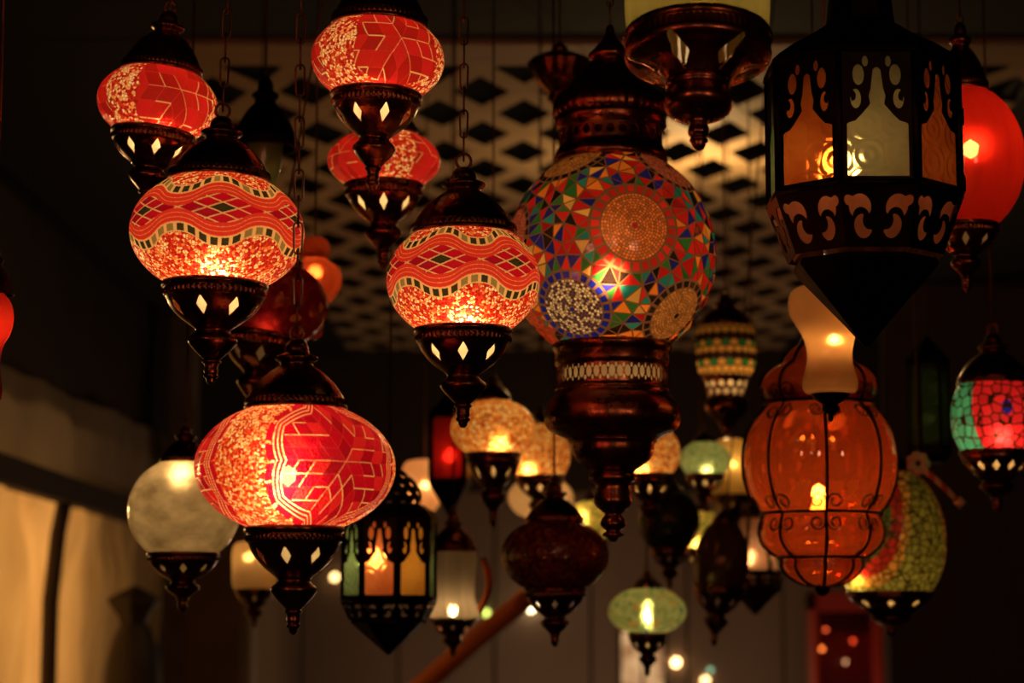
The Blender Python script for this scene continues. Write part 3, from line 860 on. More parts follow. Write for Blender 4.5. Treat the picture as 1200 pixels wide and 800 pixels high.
# ------------------------------------------------------------------ 12: caged amber lantern
def caged():
    px, py, d = 961, 545, 2.92
    s = d/F; loc = at(px, py, d)
    root = thing('caged_lantern', 'large amber blown-glass lantern bulging through a black wire cage, lower right', 'lantern', loc, (0, 0, -math.atan2(loc.x, loc.y)))
    P = [(398, 6), (401, 20), (408, 31), (418, 40), (425, 43), (431, 54), (440, 64), (452, 68), (463, 67), (470, 62), (474, 60), (479, 64), (490, 74), (505, 83), (522, 88), (540, 89.5), (560, 88), (578, 83), (593, 75), (600, 68), (603, 66),
         (608, 68), (617, 71), (630, 71), (640, 66), (648, 57), (652, 49), (655, 45), (663, 46), (671, 42), (679, 32), (684, 20), (686, 4)]
    def Zr(y): return -(y-py)*s
    ph = math.radians(5)
    am = mat_plain('amber_blown_glass', (.86, .13, .018), (.78, .10, .014), 16, refr=.45, rough=.12, gloss=.09, clear=.42, tcol=(.92, .20, .03), bump=.25, grough=.04, diff=.02)
    Q = smooth_profile([(Zr(y), r*s) for y, r in P], 3)
    lathe('glass_body', Q, am, root, n=160, sub=1, rmod=lambda zz, lo: .965+.05*np.abs(np.sin((lo-ph)*4))**.8)
    ribs = []
    for k in range(8):
        a = ph+2*PI*k/8
        ribs.append([((r+1.2*s)*math.sin(a), -(r+1.2*s)*math.cos(a), z) for z, r in Q[::2]])
    cage = tube('wire_rib', ribs[:1], 1.9*s, IRON, root, k=6)
    for r_ in ribs[1:]: tube('wire_rib', [r_], 1.9*s, IRON, root, k=6)
    for y, r in ((473, 63), (602, 69), (653, 49)):
        tube('hoop', [[((r+1.5)*s*math.sin(a), -(r+1.5)*s*math.cos(a), Zr(y)) for a in np.arange(48)*2*PI/48]], 2.0*s, IRON, root, k=6, closed=True)
    for k in range(8):
        a = ph+2*PI*k/8
        for (y0, sg) in ((603, 1), (603, -1), (473, 1), (473, -1)):
            for side in (1, -1):
                pts = []
                for t in np.linspace(0, 1, 18):
                    th_ = t*1.5*2*PI*.8
                    rad = 9*(1-.62*t)
                    yy = y0-sg*(5+15-9*0-rad*math.cos(th_)-6*(1)); xx = side*(1+9-rad*math.cos(th_*1.0)*1.0)
                    yy = y0-sg*(12+rad*math.sin(th_))
                    rr_ = np.interp(yy, [p[0] for p in P], [p[1] for p in P])+1.5
                    aa = a+xx/rr_
                    pts.append((rr_*s*math.sin(aa), -rr_*s*math.cos(aa), Zr(yy)))
                tube('scroll', [pts], 1.1*s, IRON, root, k=5)
    lathe('finial', [(Zr(y), r*s) for y, r in ((684, 7), (686, 9), (690, 9), (694, 7), (697, 3), (698, 0))], IRON, root, n=24)
    lathe('cap', [(Zr(y), r*s) for y, r in ((402, 22), (399, 23), (392, 16), (384, 8), (376, 4), (375, 0))], IRON, root, n=32)
    bulb(root, (-.03*90*s, 0, Zr(576)), .0095, WARM, 120, 1.1)
    cord(root, Zr(376), CEIL-loc.z)
caged()

# ------------------------------------------------------------------ 13, 14: tile mosaics with flowers
def flower(c0, v0, bands, base, tall=1.0, extra=()):
    def f(lon, v):
        C = np.zeros(lon.shape+(4,)); C[..., :3] = base
        for (cc, vv) in [(c0, v0)]+list(extra):
            dl = (lon-cc+PI) % (2*PI)-PI
            r = np.hypot(dl*np.sqrt(np.clip(1-v*v, .05, 1)), (v-vv)*tall)
            for (r0, r1, c) in bands: C[(r >= r0) & (r < r1), :3] = c
        return C
    return f
pendant(1042, 625, 3.3, 66, 76, 'green mosaic globe with a red and yellow flower behind the caged amber lantern', None, mat_tiles('green_tile_mosaic_glass', 85, (.05, .04, .008), gw=.075, var=.5),
        flower(math.radians(-28), .22, [(0, .14, (.25, .4, .08)), (.14, .34, (.7, .35, .05)), (.34, .52, (.18, .30, .06)), (.52, .72, (.8, .04, .03)), (.72, .86, (.95, .45, .08))], (.42, .42, .08), 1.0,
               extra=[(math.radians(122), .15)]), .50, (102, 690, 745), (60, 552, 520), COPPER_DARK, (-.45, -.45), rb=.12, n_lon=300, n_lat=120)
pendant(1166, 488, 3.0, 51.5, 44, 'turquoise mosaic lamp with a red flower and blue centre at the right edge', None, mat_tiles('turquoise_tile_mosaic_glass', 75, (.03, .012, .006), gw=.07, var=.3, rnd=.6),
        flower(math.radians(16), .12, [(0, .12, (.02, .03, .55)), (.12, .80, (.90, .03, .05))], (.10, .62, .42), .9), .85, (86, 524, 600), (86, 446, 390), COPPER_DARK, (.1, -.3), n_lon=300, n_lat=120, holes=12)

# ------------------------------------------------------------------ 15: beaded cylinder
def bead_rows(z, lon):
    C = np.zeros(z.shape+(4,))
    py = 413; s = 3.6/F
    y = py - z/s
    row = np.floor((y-378)/7.6); fy = (y-378)/7.6-row
    u = lon*22/(2*PI)+.5*(row % 2); cu = np.floor(u); fu = u-cu
    d = np.hypot((fu-.5)*1.0, (fy-.5)*1.0)
    base = np.zeros(z.shape+(3,)); base[...] = (.95, .52, .12)
    dark = (row == 2) | (row == 5); base[dark] = (.03, .015, .01)
    gr = ((row == 3) | (row == 6)) & (cu % 2 == 0); base[gr] = (.03, .32, .10)
    C[..., :3] = base; C[d > .47, :3] = (.10, .045, .012)
    return C
pendant(850.5, 413, 3.6, 35, 35, 'yellow beaded cylinder lamp with dark bead rows, right of the big globe', None, mat_attr('bead_glass', .2, .4), bead_rows, .55,
        prof=[(y, r) for y, r in zip(np.linspace(377, 441, 30), np.interp(np.linspace(377, 441, 30), [377, 380, 386, 400, 425, 436, 441], [26, 31, 34.5, 35.5, 35, 32, 28]))], cap=(66, 379, 345), cup=None,
        bulb_at=(.1, -.75), rb=.16, nseg=220)
_bl = at(850.5, 413, 3.6)
_bead = [o for o in COL.objects if o.parent is None and o.get('label', '').startswith('yellow beaded')][0]
_s = 3.6/F
def _zz(y): return -(y-413)*_s
_zc = _zz(456)
def _holes(z, lo, R):
    w = 2*PI/14; ri = (z > _zc)
    dl = ((lo+np.where(ri, w/2, 0)+w/2) % w-w/2)*R
    return (np.hypot(dl, z-np.where(ri, _zz(451.5), _zz(460.5)))-3.9*_s)
lathe('pierced_ring', [(_zz(y), r*_s) for y, r in zip(np.linspace(441, 467, 30), np.interp(np.linspace(441, 467, 30), [441, 444, 447, 465, 467], [29, 28, 26, 22, 20]))], COPPER_DARK, _bead, n=210, sub=1, hole=_holes, th=.001)
lathe('glass_neck', [(_zz(442), 25*_s), (_zz(455), 22.5*_s), (_zz(468), 18*_s), (_zz(469), 0)], NECK, _bead, n=40, sub=2)
_c = lathe('cup_holder', [(_zz(y), r*_s) for y, r in [(466, 19), (468, 22), (474, 26), (482, 24), (492, 14), (498, 9), (505, 6), (512, 2), (513, 0)]], COPPER_DARK, _bead, n=48)

# ------------------------------------------------------------------ background pendants
GOLD = mat_chips('gold_crackle_mosaic_glass', [(0, (.72, .24, .05)), (.22, (1.0, .58, .18)), (.55, (.90, .40, .09)), (.74, (1.0, .76, .34))], 150, False, diff=.0, grout=(.36, .08, .012))
G3 = 'gold crackle lamps'
pendant(578, 499, 3.35, 50, 34, 'gold crackle lamp straight below the red zigzag lamp at centre', G3, GOLD, glow=1.1, cup=(64, 528, 618), cap=(44, 468, 440), metal=COPPER_DARK, bulb_at=(.1, -.3), rb=.12)
pendant(633, 529, 3.75, 36, 35, 'gold crackle lamp tucked behind the right side of another gold one', G3, GOLD, glow=1.2, cup=(56, 555, 615), cap=(30, 496, 475), metal=COPPER_DARK, bulb_at=(-.3, -.4))
pendant(761, 527, 3.5, 37, 31, 'gold crackle lamp right of the big globe lamp\'s copper stem', G3, GOLD, glow=1.05, cup=(56, 553, 624), cap=(34, 498, 478), metal=COPPER_DARK, bulb_at=(-.2, -.4))
GRN = mat_chips('green_crackle_mosaic_glass', [(0, (.30, .46, .20)), (.4, (.42, .58, .28)), (.7, (.22, .38, .17)), (.86, (.6, .66, .34))], 230, False, diff=.02)
G4 = 'green glass lamps'
pendant(826, 536, 4.0, 30, 21, 'small lit green lamp below the yellow beaded cylinder', G4, GRN, glow=.85, cup=(46, 553, 600), cap=(30, 517, 500), metal=COPPER_DARK, bulb_at=(.05, -.35))
GRN2 = mat_chips('yellow_green_seed_glass', [(0, (.60, .52, .12)), (.4, (.80, .66, .22)), (.66, (.30, .34, .06)), (.86, (.16, .22, .04))], 190, False, diff=.02)
pendant(822, 620, 4.25, 25, 25, 'yellow-green lit lamp half hidden behind the dark green unlit globe', G4, GRN2, glow=1.0, cup=(44, 641, 690), cap=(24, 598, 585), metal=COPPER_DARK, bulb_at=(-.2, -.3))
GRN3 = mat_chips('green_confetti_glass', [(0, (.34, .48, .19)), (.45, (.48, .60, .26)), (.80, (.18, .32, .14)), (.90, (.62, .40, .10)), (.965, (.02, .14, .30))], 120, False, diff=.02, refr=.35, rough=.3)
pendant(758.5, 716, 3.6, 46, 30, 'lit green confetti glass lamp lowest at the bottom right of centre', G4, GRN3, glow=.75, cup=(46, 741, 792), cap=(34, 689, 668), metal=COPPER_DARK, bulb_at=(.0, -.05), rb=.12)
pendant(694, 608, 4.5, 32, 24, 'yellow-green lamp peeking out behind the dark red unlit globe', G4, GRN2, glow=1.0, cup=(40, 630, 668), cap=(24, 587, 572), metal=COPPER_DARK, bulb_at=(-.3, .1))
DGR = mat_plain('dark_green_glass', (.020, .030, .010), (.035, .045, .015), 40, diff=.5, gloss=.03)
pendant(784, 606, 3.9, 36, 36, 'unlit dark green globe below the gold lamp beside the copper stem', None, DGR, glow=0, cup=(46, 640, 690), cap=(34, 574, 555), metal=COPPER_DARK)
DRD = mat_chips('dark_red_mosaic_glass', [(0, (.17, .020, .012)), (.4, (.26, .05, .025)), (.7, (.10, .016, .012)), (.88, (.36, .12, .05))], 190, False, diff=.55)
pendant(650, 652, 3.0, 63.5, 47, 'unlit dark red mosaic globe hanging below the gold lamps at centre', None, DRD, glow=0, cup=(72, 688, 757), cap=(68, 611, 565), metal=COPPER_DARK, hi=True)
WHT = mat_plain('white_marbled_glass', (.84, .72, .46), (.40, .32, .18), 30, refr=.30, rough=.6, bump=.5, stretch=(1, 1, 1.6))
pendant(216, 594, 2.78, 66, 57, 'white marbled glass ball lamp at the left beside the largest red lamp', None, WHT, glow=.62, cup=(84, 645, 716), cap=(60, 540, 500), metal=COPPER_DARK, bulb_at=(-.05, .5), rb=.13, hi=True)
CREAM = mat_plain('cream_glass', (.85, .55, .22), (.9, .6, .28), 20, refr=.3, rough=.3)
pendant(299, 662, 3.9, 26, 30, 'small cream glass lamp under the cup of the largest red lamp', None, CREAM, glow=.5, prof=[(634, 14), (637, 24), (645, 27), (670, 27), (686, 26), (691, 22)], cup=(46, 688, 735), metal=COPPER_DARK, bulb_at=(-.2, .3), rb=.2)
YCR = mat_plain('yellow_cream_glass', (.95, .62, .16), (.95, .66, .2), 20, refr=.25, rough=.3)
pendant(857, 548, 4.2, 20, 32, 'yellow bell-shaped lamp behind the left side of the caged amber lantern', None, YCR, glow=.60, prof=[(514, 10), (517, 16), (530, 17), (545, 17.5), (560, 19), (572, 22), (579, 24)], cup=(48, 578, 625), metal=COPPER_DARK, bulb_at=(.05, .1), rb=.2)
BRN = mat_plain('brown_smoked_glass', (.14, .06, .02), (.20, .09, .03), 26, diff=.5)
pendant(846, 650, 3.75, 32, 42, 'unlit brown smoked-glass lamp left of the caged amber lantern', None, BRN, glow=0, cup=(60, 684, 757), cap=(30, 612, 590), metal=COPPER_DARK, tilt=math.radians(6))
CLR = mat_plain('clear_ribbed_glass', (.60, .52, .38), (.50, .43, .32), 30, refr=.3, rough=.3, stretch=(1, 1, .05), clear=.25, tcol=(.9, .85, .75), bump=.4)
tl, tls = pendant(531, 686, 3.4, 30, 40, 'clear ribbed tulip glass lamp with its bulb low down, right of the small lantern', None, CLR, glow=.9, prof=[(640, 22), (645, 26), (660, 27), (682, 25), (700, 25), (710, 28), (719, 32), (725, 33), (728, 24)],
        cup=(54, 722, 768), cap=(56, 646, 600), metal=COPPER_DARK, bulb_at=(0, -.78), rb=.16, rmod=lambda z, lo: 1+.02*np.cos(lo*16), nseg=128, neck=False)
ORM = mat_matte('orange_glazed_arm', (.55, .12, .02), (.65, .16, .03), .35)
for sg in (1, -1):
    tube('side_scroll', [[(sg*(26+16*math.sin(t*2.6))*tls, 0, (-38+70*t)*tls) for t in np.linspace(0, 1, 14)]], 4.2*tls, ORM, tl, k=8, label='orange curved side arm')
PCH = mat_plain('peach_glass', (.95, .50, .26), (.98, .6, .34), 20, refr=.2, rough=.4)
pendant(498, 570, 4.3, 27, 30, 'peach glowing shade behind the dome of the small lantern', None, PCH, glow=.75, prof=[(538, 8), (541, 22), (552, 27), (568, 26), (585, 20), (600, 10), (606, 3)], metal=COPPER_DARK, bulb_at=(0, .1))
WGL = mat_plain('white_glowing_glass', (.95, .68, .38), (.95, .72, .44), 20, refr=.2, rough=.4)
pendant(634, 582, 4.25, 39, 27, 'white lit shade showing around the cap of the dark red unlit globe', None, WGL, glow=.55, cup=(40, 605, 650), cap=(30, 558, 545), metal=COPPER_DARK, bulb_at=(0, .1))
# dark red lamp and amber gourd behind the left zigzag lamp
DRD2 = mat_chips('wine_red_mosaic_glass', [(0, (.30, .010, .012)), (.5, (.42, .02, .015)), (.93, (.9, .25, .08))], 110, False, diff=.2)
pendant(318, 347, 2.8, 68, 50, 'dim wine-red lamp with ribbed copper cup, behind and below the left zigzag lamp', None, DRD2, glow=.10, cup=(98, 386, 494), cap=(60, 303, 270), metal=COPPER, tilt=math.radians(9), hi=True)
GRD = mat_plain('amber_gourd_glass', (.72, .07, .02), (.85, .14, .035), 60, refr=.35, rough=.25, bump=.4)
pendant(369, 330, 3.15, 30, 40, 'amber-red gourd-shaped glass lamp behind the chain of the largest red lamp', None, GRD, glow=.38,
        prof=[(277, 6), (280, 13), (288, 17), (297, 17), (304, 14), (310, 24), (320, 30), (332, 30.5), (343, 27), (352, 20), (358, 13), (366, 10), (380, 11), (392, 9), (398, 3)], bulb_at=(0, .2), rmod=lambda z, lo: 1+.03*np.cos(lo*8), nseg=96)
PGR = mat_plain('pale_green_glass', (.30, .34, .12), (.34, .38, .15), 20, diff=.3)
pendant(310, 192, 3.0, 20, 30, 'unlit pale green glass lamp under a dark bell, right of the left zigzag lamp', None, PGR, glow=.05, prof=[(150, 24), (165, 22), (185, 20), (205, 17), (218, 10), (222, 2)], cap=(78, 166, 88), metal=IRON)
# copper bowl behind the crown of the big lamp
def bowl_lamp():
    px, py, d = 656, 84, 3.25; s = d/F; loc = at(px, py, d)
    root = thing('pendant_lamp', 'dark copper bowl lamp showing left of the big globe lamp\'s crown', 'hanging lamp', loc)
    P = [(58, 6), (61, 14), (66, 26), (70, 34), (74, 37), (78, 36), (86, 33), (96, 28), (106, 18), (112, 12), (118, 14), (124, 8), (130, 2)]
    lathe('bowl', [(-(y-py)*s, r*s) for y, r in P], COPPER, root, n=120, rmod=lambda z, lo: 1+.03*np.cos(lo*12))
    lathe('knob', [(-(y-py)*s, r*s) for y, r in [(62, 8), (57, 10), (52, 6), (48, 3), (47, 0)]], COPPER, root, n=24)
    cord(root, -(48-py)*s, CEIL-loc.z)
bowl_lamp()
# left edge: red vase
REDV = mat_plain('red_vase_glass', (.62, .02, .012), (.75, .03, .015), 20, refr=.3, rough=.3)
pendant(-8, 400, 2.2, 22, 50, 'red glass vase lamp cut off by the left edge', None, REDV, glow=.5, prof=[(340, 8), (346, 14), (358, 21), (375, 23), (392, 19), (405, 12), (420, 9), (440, 10), (455, 12), (468, 11), (471, 3)], cap=(46, 342, 288), metal=IRON, bulb_at=(0, .4))
# lanterns further back
facet_lantern(528, 525, 3.95, 4, 30, math.radians(-44+50-60), 486, 562, [RED_P, YEL_P, RED_P, YEL_P], 'lantern with a red and a yellow pane behind the gold lamp at centre', roof=[(486, 32), (480, 28), (466, 12), (455, 2)],
              cone=[(563, 32), (570, 28), (590, 12), (604, 2)], glow=.6, fret=False, rb=.012, bulb_at=(0, .4), fine=14)
PNK_P = mat_pressed('pinkish_white_glass', (.95, .52, .32), (.95, .62, .42))
facet_lantern(884, 638, 4.0, 6, 30, math.radians(-20), 604, 670, [PNK_P], 'cream-pink tapered lantern with a pointed dark base, left of the caged amber lantern', R_top=17, roof=[(604, 19), (600, 18), (590, 8), (582, 2)],
              band=[(670, 33), (686, 30)], cone=[(686, 31), (690, 30), (705, 14), (718, 2)], glow=1.0, fret=False, rb=.012, bulb_at=(-.2, .25), fine=14, metal=COPPER_DARK)
facet_lantern(1088, 470, 3.3, 6, 24, math.radians(-25), 424, 524, [GREEN_P], 'unlit tall lantern with dim green panes beside the turquoise lamp', roof=[(424, 26), (418, 24), (402, 10), (392, 2)],
              cone=[(525, 26), (530, 25), (540, 18)], glow=.01, fret=False, rb=.008, fine=14)

# flower ornament with a striped stick, beside the green globe
def ornament():
    d = 3.05; loc = at(1076, 543, d); s = d/F
    root = thing('hanging_ornament', 'pale flower ornament with a striped stick above the green mosaic globe', 'ornament', loc)
    PALE = mat_matte('pale_ceramic', (.42, .30, .20), (.5, .36, .24), .4)
    V, Fc = [], []
    for k in range(7):
        a = 2*PI*k/7
        A = smooth_profile([(z_*s, r*s) for z_, r in ((-6, 0), (-5, 4), (0, 6), (5, 4), (6, 0))], 3)
        b = len(V)
        for z_, r in A:
            for j in range(10):
                t = 2*PI*j/10
                V.append((9*s*math.cos(a)+r*math.cos(t), r*.5*math.sin(t), 9*s*math.sin(a)+z_))
        Fc += [tuple(q+b for q in f) for f in grid_faces(len(A), 10)]
    mesh_obj('flower', V, Fc, PALE, root)
    T = NT('striped_stick'); w = T.n('ShaderNodeTexWave'); w.inputs['Scale'].default_value = 18
    T.set(w.inputs['Vector'], T.coord()); p = T.n('ShaderNodeBsdfPrincipled')
    T.set(p.inputs['Base Color'], T.ramp(w.outputs['Fac'], [(0, (.35, .06, .03)), (.5, (.45, .38, .28))], 'CONSTANT'))
    ms = T.done(p.outputs[0])
    tube('stick', [[(10*s, 0, -10*s), (28*s, 0, -26*s), (46*s, 0, -44*s)]], 3.6*s, ms, root, k=10)
    tube('bead_tip', [[(44*s, 0, -42*s), (48*s, 0, -46*s), (51*s, 0, -49*s)]], 6*s, PALE, root, k=10)
    cord(root, 12*s, CEIL-loc.z, .001)
ornament()

# ------------------------------------------------------------------ the setting
DARKW = mat_matte('dark_timber', (.020, .011, .007), (.034, .018, .010), .7, 6, stretch=(1, 1, .2))
LATH = mat_matte('pale_lath', (.42, .28, .15), (.54, .37, .20), .65, 10, .2, .004)
ROOF_SHADE = mat_matte('black_roof_void', (.004, .003, .002), (.006, .004, .003), .9, 4)  # near-black colour stands in for shade on the unlit roof and ceiling
def lattice():
    V, Fc = [], []
    Dx, Dy = .195, .42
    x0, x1, y0, y1 = -.70, 1.15, 4.5, 9.4
    ang = math.atan2(Dy, Dx); p = Dx*Dy/math.hypot(Dx, Dy); hw = p*.165
    for di, (sg, z) in enumerate(((1, CEIL), (-1, CEIL+.0022))):
        dirv = np.array((math.cos(ang), sg*math.sin(ang))); nv = np.array((-dirv[1], dirv[0]))
        for k in range(-60, 61):
            c = nv*k*p + np.array(((x0+x1)/2, (y0+y1)/2))
            # clip the centre line to the rectangle
            t0, t1 = -9, 9
            for (o, dd, lo, hi) in ((c[0], dirv[0], x0, x1), (c[1], dirv[1], y0, y1)):
                a, b = (lo-o)/dd, (hi-o)/dd
                t0 = max(t0, min(a, b)); t1 = min(t1, max(a, b))
            if t1-t0 < .05: continue
            b0 = len(V)
            for t in (t0, t1):
                for w in (-hw, hw):
                    q = c+dirv*t+nv*w
                    V.append((q[0], q[1], z)); V.append((q[0], q[1], z+.002))
            a = b0
            Fc += [(a, a+2, a+6, a+4), (a+1, a+5, a+7, a+3), (a, a+4, a+5, a+1), (a+2, a+3, a+7, a+6), (a, a+1, a+3, a+2), (a+4, a+6, a+7, a+5)]
    return struct(mesh_obj('ceiling', V, Fc, LATH, None, smooth=False))
lattice()
WX0, WX1, YB = -1.32, 2.35, 9.5
struct(boxes('ceiling_front', [(WX0, WX1, -.8, 4.40, CEIL, CEIL+.06)], ROOF_SHADE))
struct(boxes('ceiling_left', [(WX0, -.70, 4.40, YB, CEIL, CEIL+.06)], ROOF_SHADE))
struct(boxes('ceiling_right', [(1.15, WX1, 4.40, YB, CEIL, CEIL+.06)], ROOF_SHADE))
struct(boxes('ceiling_upper', [(WX0, WX1, 3.9, YB+.2, CEIL+.45, CEIL+.5)], ROOF_SHADE))
struct(boxes('trim_1', [(-.70, 1.15, 4.405, 4.58, CEIL-.01, CEIL+.03)], mat_matte('pale_plank', (.40, .27, .15), (.5, .35, .2), .6, 8, stretch=(.3, 3, 3))))
struct(boxes('floor', [(WX0-.6, WX1, -.8, YB, -.05, 0)], mat_matte('floor_boards', (.05, .03, .02), (.08, .05, .03), .6, 5)))
# left: tent wall of translucent sheet under a dark rail
SHEET = mat_matte('creased_plastic_sheet', (.62, .40, .19), (.78, .54, .28), .35, 5, .9, .05, stretch=(1, 1.6, .7), sheer=.6)
FAB = mat_matte('grey_beige_canvas', (.22, .16, .11), (.30, .22, .15), .8, 4, .5, .03, sheer=.15)
def sheet(name, x, y0, y1, z0, z1, mat, amp, nx=90, nz=50, top=None):
    V = []
    for j in range(nz):
        for i in range(nx):
            y = y0+(y1-y0)*i/(nx-1); zt = z1 if top is None else z1+top*(y-y0)/(y1-y0)
            z = z0+(zt-z0)*j/(nz-1)
            dx = amp*(math.sin(y*7+1.3*math.sin(z*3))*.5+.5*math.sin(y*17+z*4)*math.exp(-(z1-z)*2.2)+.35*math.sin(z*9+y*5)+.5*math.sin(z*23+1.7*math.sin(y*4))*math.exp(-(z1-z)*5))
            V.append((x+dx, y, z))
    return struct(mesh_obj(name, V, [tuple(q) for q in grid_faces(nz, nx, False)], mat))
RZ = EYE+.442
sheet('wall_left', -1.32, 4.3, 8.35, 0.0, RZ, SHEET, .035)
sheet('wall_left_upper', -1.335, 4.3, 8.6, RZ, EYE+.66, FAB, .012, nz=24, top=.10)
struct(boxes('wall_left_top', [(-1.42, -1.38, -.8, YB, EYE+.6, CEIL+.4)], DARKW))
struct(boxes('trim_2', [(-1.30, -1.25, 4.3, 8.3, RZ-.075, RZ)], DARKW))
_st = struct(tube('trim_3', [[(-1.285, 6.4, RZ-.04), (-1.285, 6.30, RZ-.16), (-1.285, 6.22, RZ-.35), (-1.285, 6.20, .0)]], .023, DARKW, None, k=8))
struct(boxes('trim_4', [(-1.30, -1.205, 8.35, 8.5, 0, CEIL)], mat_matte('pale_post', (.16, .115, .085), (.2, .14, .1), .7)))
struct(boxes('trim_5', [(-1.195, -.985, 8.2, 8.4, 0, EYE+.62)], mat_matte('brown_post', (.075, .035, .018), (.10, .048, .024), .55, 6)))
struct(boxes('trim_6', [(-.985, -.955, 8.22, 8.4, 0, EYE+.62)], mat_matte('grey_post_edge', (.20, .16, .12), (.24, .19, .14), .6)))
# back wall of pale upright panels, dark above
PAN = mat_matte('grey_brown_panel', (.20, .135, .095), (.25, .17, .12), .6, 3, .1, stretch=(1, 1, .2))
def back_wall():
    L = []
    for k in range(9):
        xa = -1.3+k*.41; L.append((xa, xa+.40, YB, YB+.05, 0, EYE+.60))
    o = struct(boxes('wall_back', L, PAN))
    struct(boxes('wall_back_upper', [(WX0-.1, WX1, YB, YB+.05, EYE+.60, CEIL+.45)], DARKW))
back_wall()
struct(boxes('wall_right', [(WX1, WX1+.05, -.8, YB, 0, CEIL+.45)], DARKW))
struct(boxes('wall_right_screen', [(1.28, WX1, 7.6, 7.65, 0, CEIL)], mat_matte('dark_purple_brown_screen', (.035, .016, .018), (.05, .024, .026), .8)))

# dark vase silhouette by the tent wall
def vase():
    d = 6.2; s = d/F; base = at(153, 900, d)
    px0 = 153
    P = [(686, 3), (701, 33), (705, 33), (722, 20), (731, 17), (745, 24), (770, 31), (800, 34), (860, 36), (930, 33), (990, 24), (1000, 22)]
    zf = EYE-(1000-HOR)/F*d
    root = thing('floor_vase', 'dark faceted-neck vase standing on a plinth against the glowing tent sheet', 'vase', (base.x, base.y, 0))
    DV = mat_matte('dark_grey_ceramic', (.022, .015, .011), (.03, .02, .015), .6)
    def zz(y): return EYE-(y-HOR)/F*d
    lathe('body', [(zz(y), r*s) for y, r in P[4:]], DV, root, n=40)
    lathe('neck', [(zz(y), r*s) for y, r in P[:5]], DV, root, n=6, sub=1, facets=True)
    boxes('plinth', [(-.11, .11, -.11, .11, 0, zz(1000)+.002)], DV, root)
vase()

# red cabinet with little lights, standing by the back wall
def cabinet():
    y = 8.7; s = y/F
    xa, xb = (946-600)*s, (1026-600)*s; zt = EYE+(HOR-694)*s
    root = thing('display_cabinet', 'tall red cabinet with a dark glass door, bottom right below the amber lantern', 'cabinet', ((xa+xb)/2, y, 0))
    RW = mat_matte('red_lacquer', (.42, .035, .02), (.5, .05, .03), .3, 6)
    w = (xb-xa)/2
    boxes('frame', [(-w, -w+.02, -.1, .1, 0, zt), (w-.04, w, -.1, .1, 0, zt), (-w, w, -.1, .1, zt-.075, zt), (-w, w, -.1, .1, 0, .1), (-w, w, .08, .1, .1, zt-.07)], RW, root)
    boxes('shelf', [(-w+.02, w-.04, -.07, .08, zt-.16-.35*k, zt-.15-.35*k) for k in range(3)], RW, root)
    T = NT('dark_cabinet_glass')
    g = T.mixsh(.15, T.bsdf('ShaderNodeBsdfTransparent', (.75, .55, .45)), T.bsdf('ShaderNodeBsdfGlossy', (1, 1, 1), Roughness=.08))
    boxes('glass_door', [(-w+.02, w-.04, -.098, -.092, .1, zt-.075)], T.done(g), root)
    for i, (dx, dz, c, L, lab) in enumerate(((-.075, -.15, (1, .2, .08), 5, 'red'), (-.09, -.22, (1, .35, .08), 5, 'orange'), (.03, -.19, (1, .12, .05), 3, 'dim red'), (0.0, -.27, (.9, .75, .5), 2, 'pale'))):
        b = bpy.data.objects
        r = thing('small_bulb', f'{lab} pinpoint bulb glowing inside the red cabinet', 'bulb', ((xa+xb)/2+dx, y-.02, zt+dz), group='bulbs inside the cabinet')
        bulb(r, (0, 0, 0), .008, c, L*2.2)
        tube('lead', [[(0, 0, .008), (0, .04, .012), (0, .099, .012)]], .0015, WIRE, r, k=5)
cabinet()
# orange pole leaning in the back, bottom centre
d_ = 5.2
tag(tube('leaning_pole', [[at(x, y, d_+.4*(y-800)/400) for x, y in ((622, 696), (605, 711), (565, 742), (524, 778), (440, 850), (300, 975), (150, 1480))]], 12*d_/F, mat_matte('orange_cloth_wrap', (.90, .22, .05), (.95, .30, .08), .6, 12), None, k=14),
    'orange diagonal pole leaning between the tulip glass lamp and the dark red globe', 'pole')

# lit window low in the back wall, and bare bulbs on sockets along that wall
def window():
    s = YB/F; xa, xb = (726-600)*s, (776-600)*s; z1 = EYE-(738-HOR)*s; z0 = z1-.55
    T = NT('lit_window_curtain'); e = T.n('ShaderNodeEmission')
    c = T.ramp(T.noise(9, 3, .6, T.coord()), [(.35, (.35, .13, .04)), (.6, (.95, .55, .25))]); T.set(e.inputs[0], c); e.inputs[1].default_value = .75
    root = thing('window_1', 'small lit window low in the back wall below the green confetti lamp', 'window', ((xa+xb)/2, YB-.012, z0)); root['kind'] = 'structure'
    w = (xb-xa)/2; h = z1-z0
    boxes('pane', [(-w, w, -.004, .004, 0, h)], T.done(e.outputs[0]), root)
    boxes('window_frame', [(-w-.012, -w+.004, -.012, .012, 0, h), (w-.004, w+.012, -.012, .012, 0, h), (-w, w, -.012, .012, h-.008, h+.01), (-.006, .006, -.012, .012, 0, h)], DARKW, root)
window()
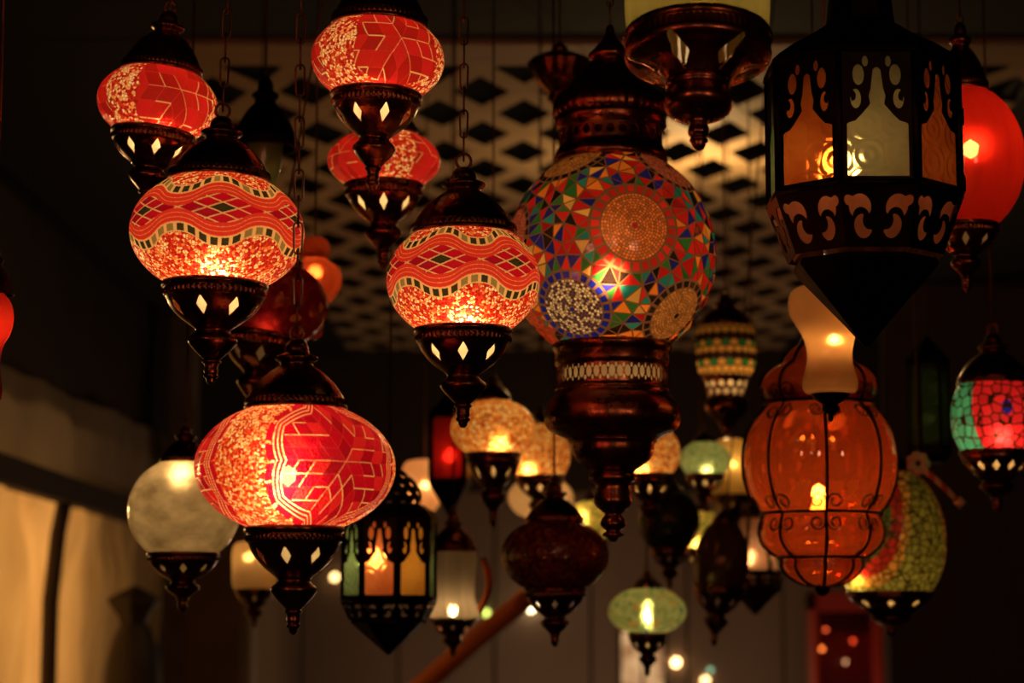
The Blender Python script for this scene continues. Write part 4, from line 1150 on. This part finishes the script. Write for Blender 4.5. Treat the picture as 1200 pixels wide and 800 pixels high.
for (x, y, c, L, r, lab) in ((570, 718, (.75, .9, .15), 3.0, .016, 'yellow-green pinpoint bulb left of the dark red unlit globe'), (622, 711, (1, .78, .42), 9, .024, 'bright white bulb at the lower left of the dark red unlit globe'),
                          (792, 776, (1, .62, .24), 9, .020, 'orange bulb right of the lit window at the bottom'), (826, 797, (1, .62, .24), 6, .018, 'orange bulb cut off by the bottom edge'),
                          (392, 676, (1, .6, .22), 6, .018, 'amber bulb between the largest red lamp and the small lantern'), (832, 785, (.3, .6, .35), 1.5, .012, 'dim greenish bulb near the bottom edge'),
                          (676, 700, (.5, .5, .6), .6, .018, 'dim pale bulb beside the dark red unlit globe')):
    p = at(x, y, YB-.10)
    rt = thing('wall_bulb', lab, 'bulb', (p.x, YB, p.z), group='bare bulbs on the back wall')
    dy = p.y-YB
    lathe_o = tube('socket', [[(0, .0, 0), (0, dy*.5, 0)]], r*.6, IRON, rt, k=10)
    bulb(rt, (0, dy*.5-r*.9, 0), r, c, L, 1.0)

# ------------------------------------------------------------------ tent and lattice lamps, then added fill lights
def point(name, loc, power, col, rad=.05):
    L = bpy.data.lights.new(name, 'POINT'); L.energy = power; L.color = col; L.shadow_soft_size = rad
    o = bpy.data.objects.new(name, L); COL.objects.link(o); o.location = loc; return o
point('tent_light', (-2.0, 6.3, 1.75), 32, (1, .58, .22), .12)
point('tent_light', (-1.9, 5.2, 1.85), 19, (1, .62, .22), .10)
point('lattice_light', at(815, 278, 5.6), 7.5, (1, .62, .24), .04)
point('lattice_light', (-.3, 5.8, CEIL-.6), .25, (1, .62, .36), .08)  # added fill for the dim left part of the lattice
point('back_wall_fill', (.2, 8.3, 1.0), 9, (1, .62, .36), .15)  # added fills that lift the lower back wall, no lamp seen there
point('back_wall_fill', (1.1, 8.2, .9), 4, (1, .65, .4), .15)
point('front_fill', (-1.0, .4, 2.1), 9, (1, .24, .12), .12)  # added unseen fills near the camera, to light the metal caps and cups
point('front_fill', (.9, .4, 2.05), 8, (1, .4, .2), .12)
point('front_fill', (0, -.2, 2.2), 4, (1, .45, .25), .12)

w = bpy.data.worlds.new('night'); scn.world = w; w.use_nodes = True
w.node_tree.nodes['Background'].inputs[0].default_value = (.9, .45, .25, 1)
w.node_tree.nodes['Background'].inputs[1].default_value = .006

# ------------------------------------------------------------------ camera and view
cam = bpy.data.cameras.new('camera'); co = bpy.data.objects.new('camera', cam); COL.objects.link(co)
co.location = (0, 0, EYE); co.rotation_euler = (PI/2+PITCH, 0, 0)
cam.sensor_width = 36; cam.lens = F*36/1200; cam.clip_start = .05
cam.dof.use_dof = True; cam.dof.focus_distance = 2.22; cam.dof.aperture_fstop = cam.lens/1000/.0135
scn.camera = co
scn.view_settings.view_transform = 'Standard'; scn.view_settings.look = 'None'
scn.view_settings.gamma = 1; scn.view_settings.use_curve_mapping = False; scn.view_settings.exposure = 0.0
c = scn.cycles
c.max_bounces = 10; c.diffuse_bounces = 4; c.glossy_bounces = 4; c.transmission_bounces = 8; c.transparent_max_bounces = 12
c.sample_clamp_indirect = 4.0; c.blur_glossy = .5
c.caustics_reflective = False; c.caustics_refractive = True
c.use_denoising = True
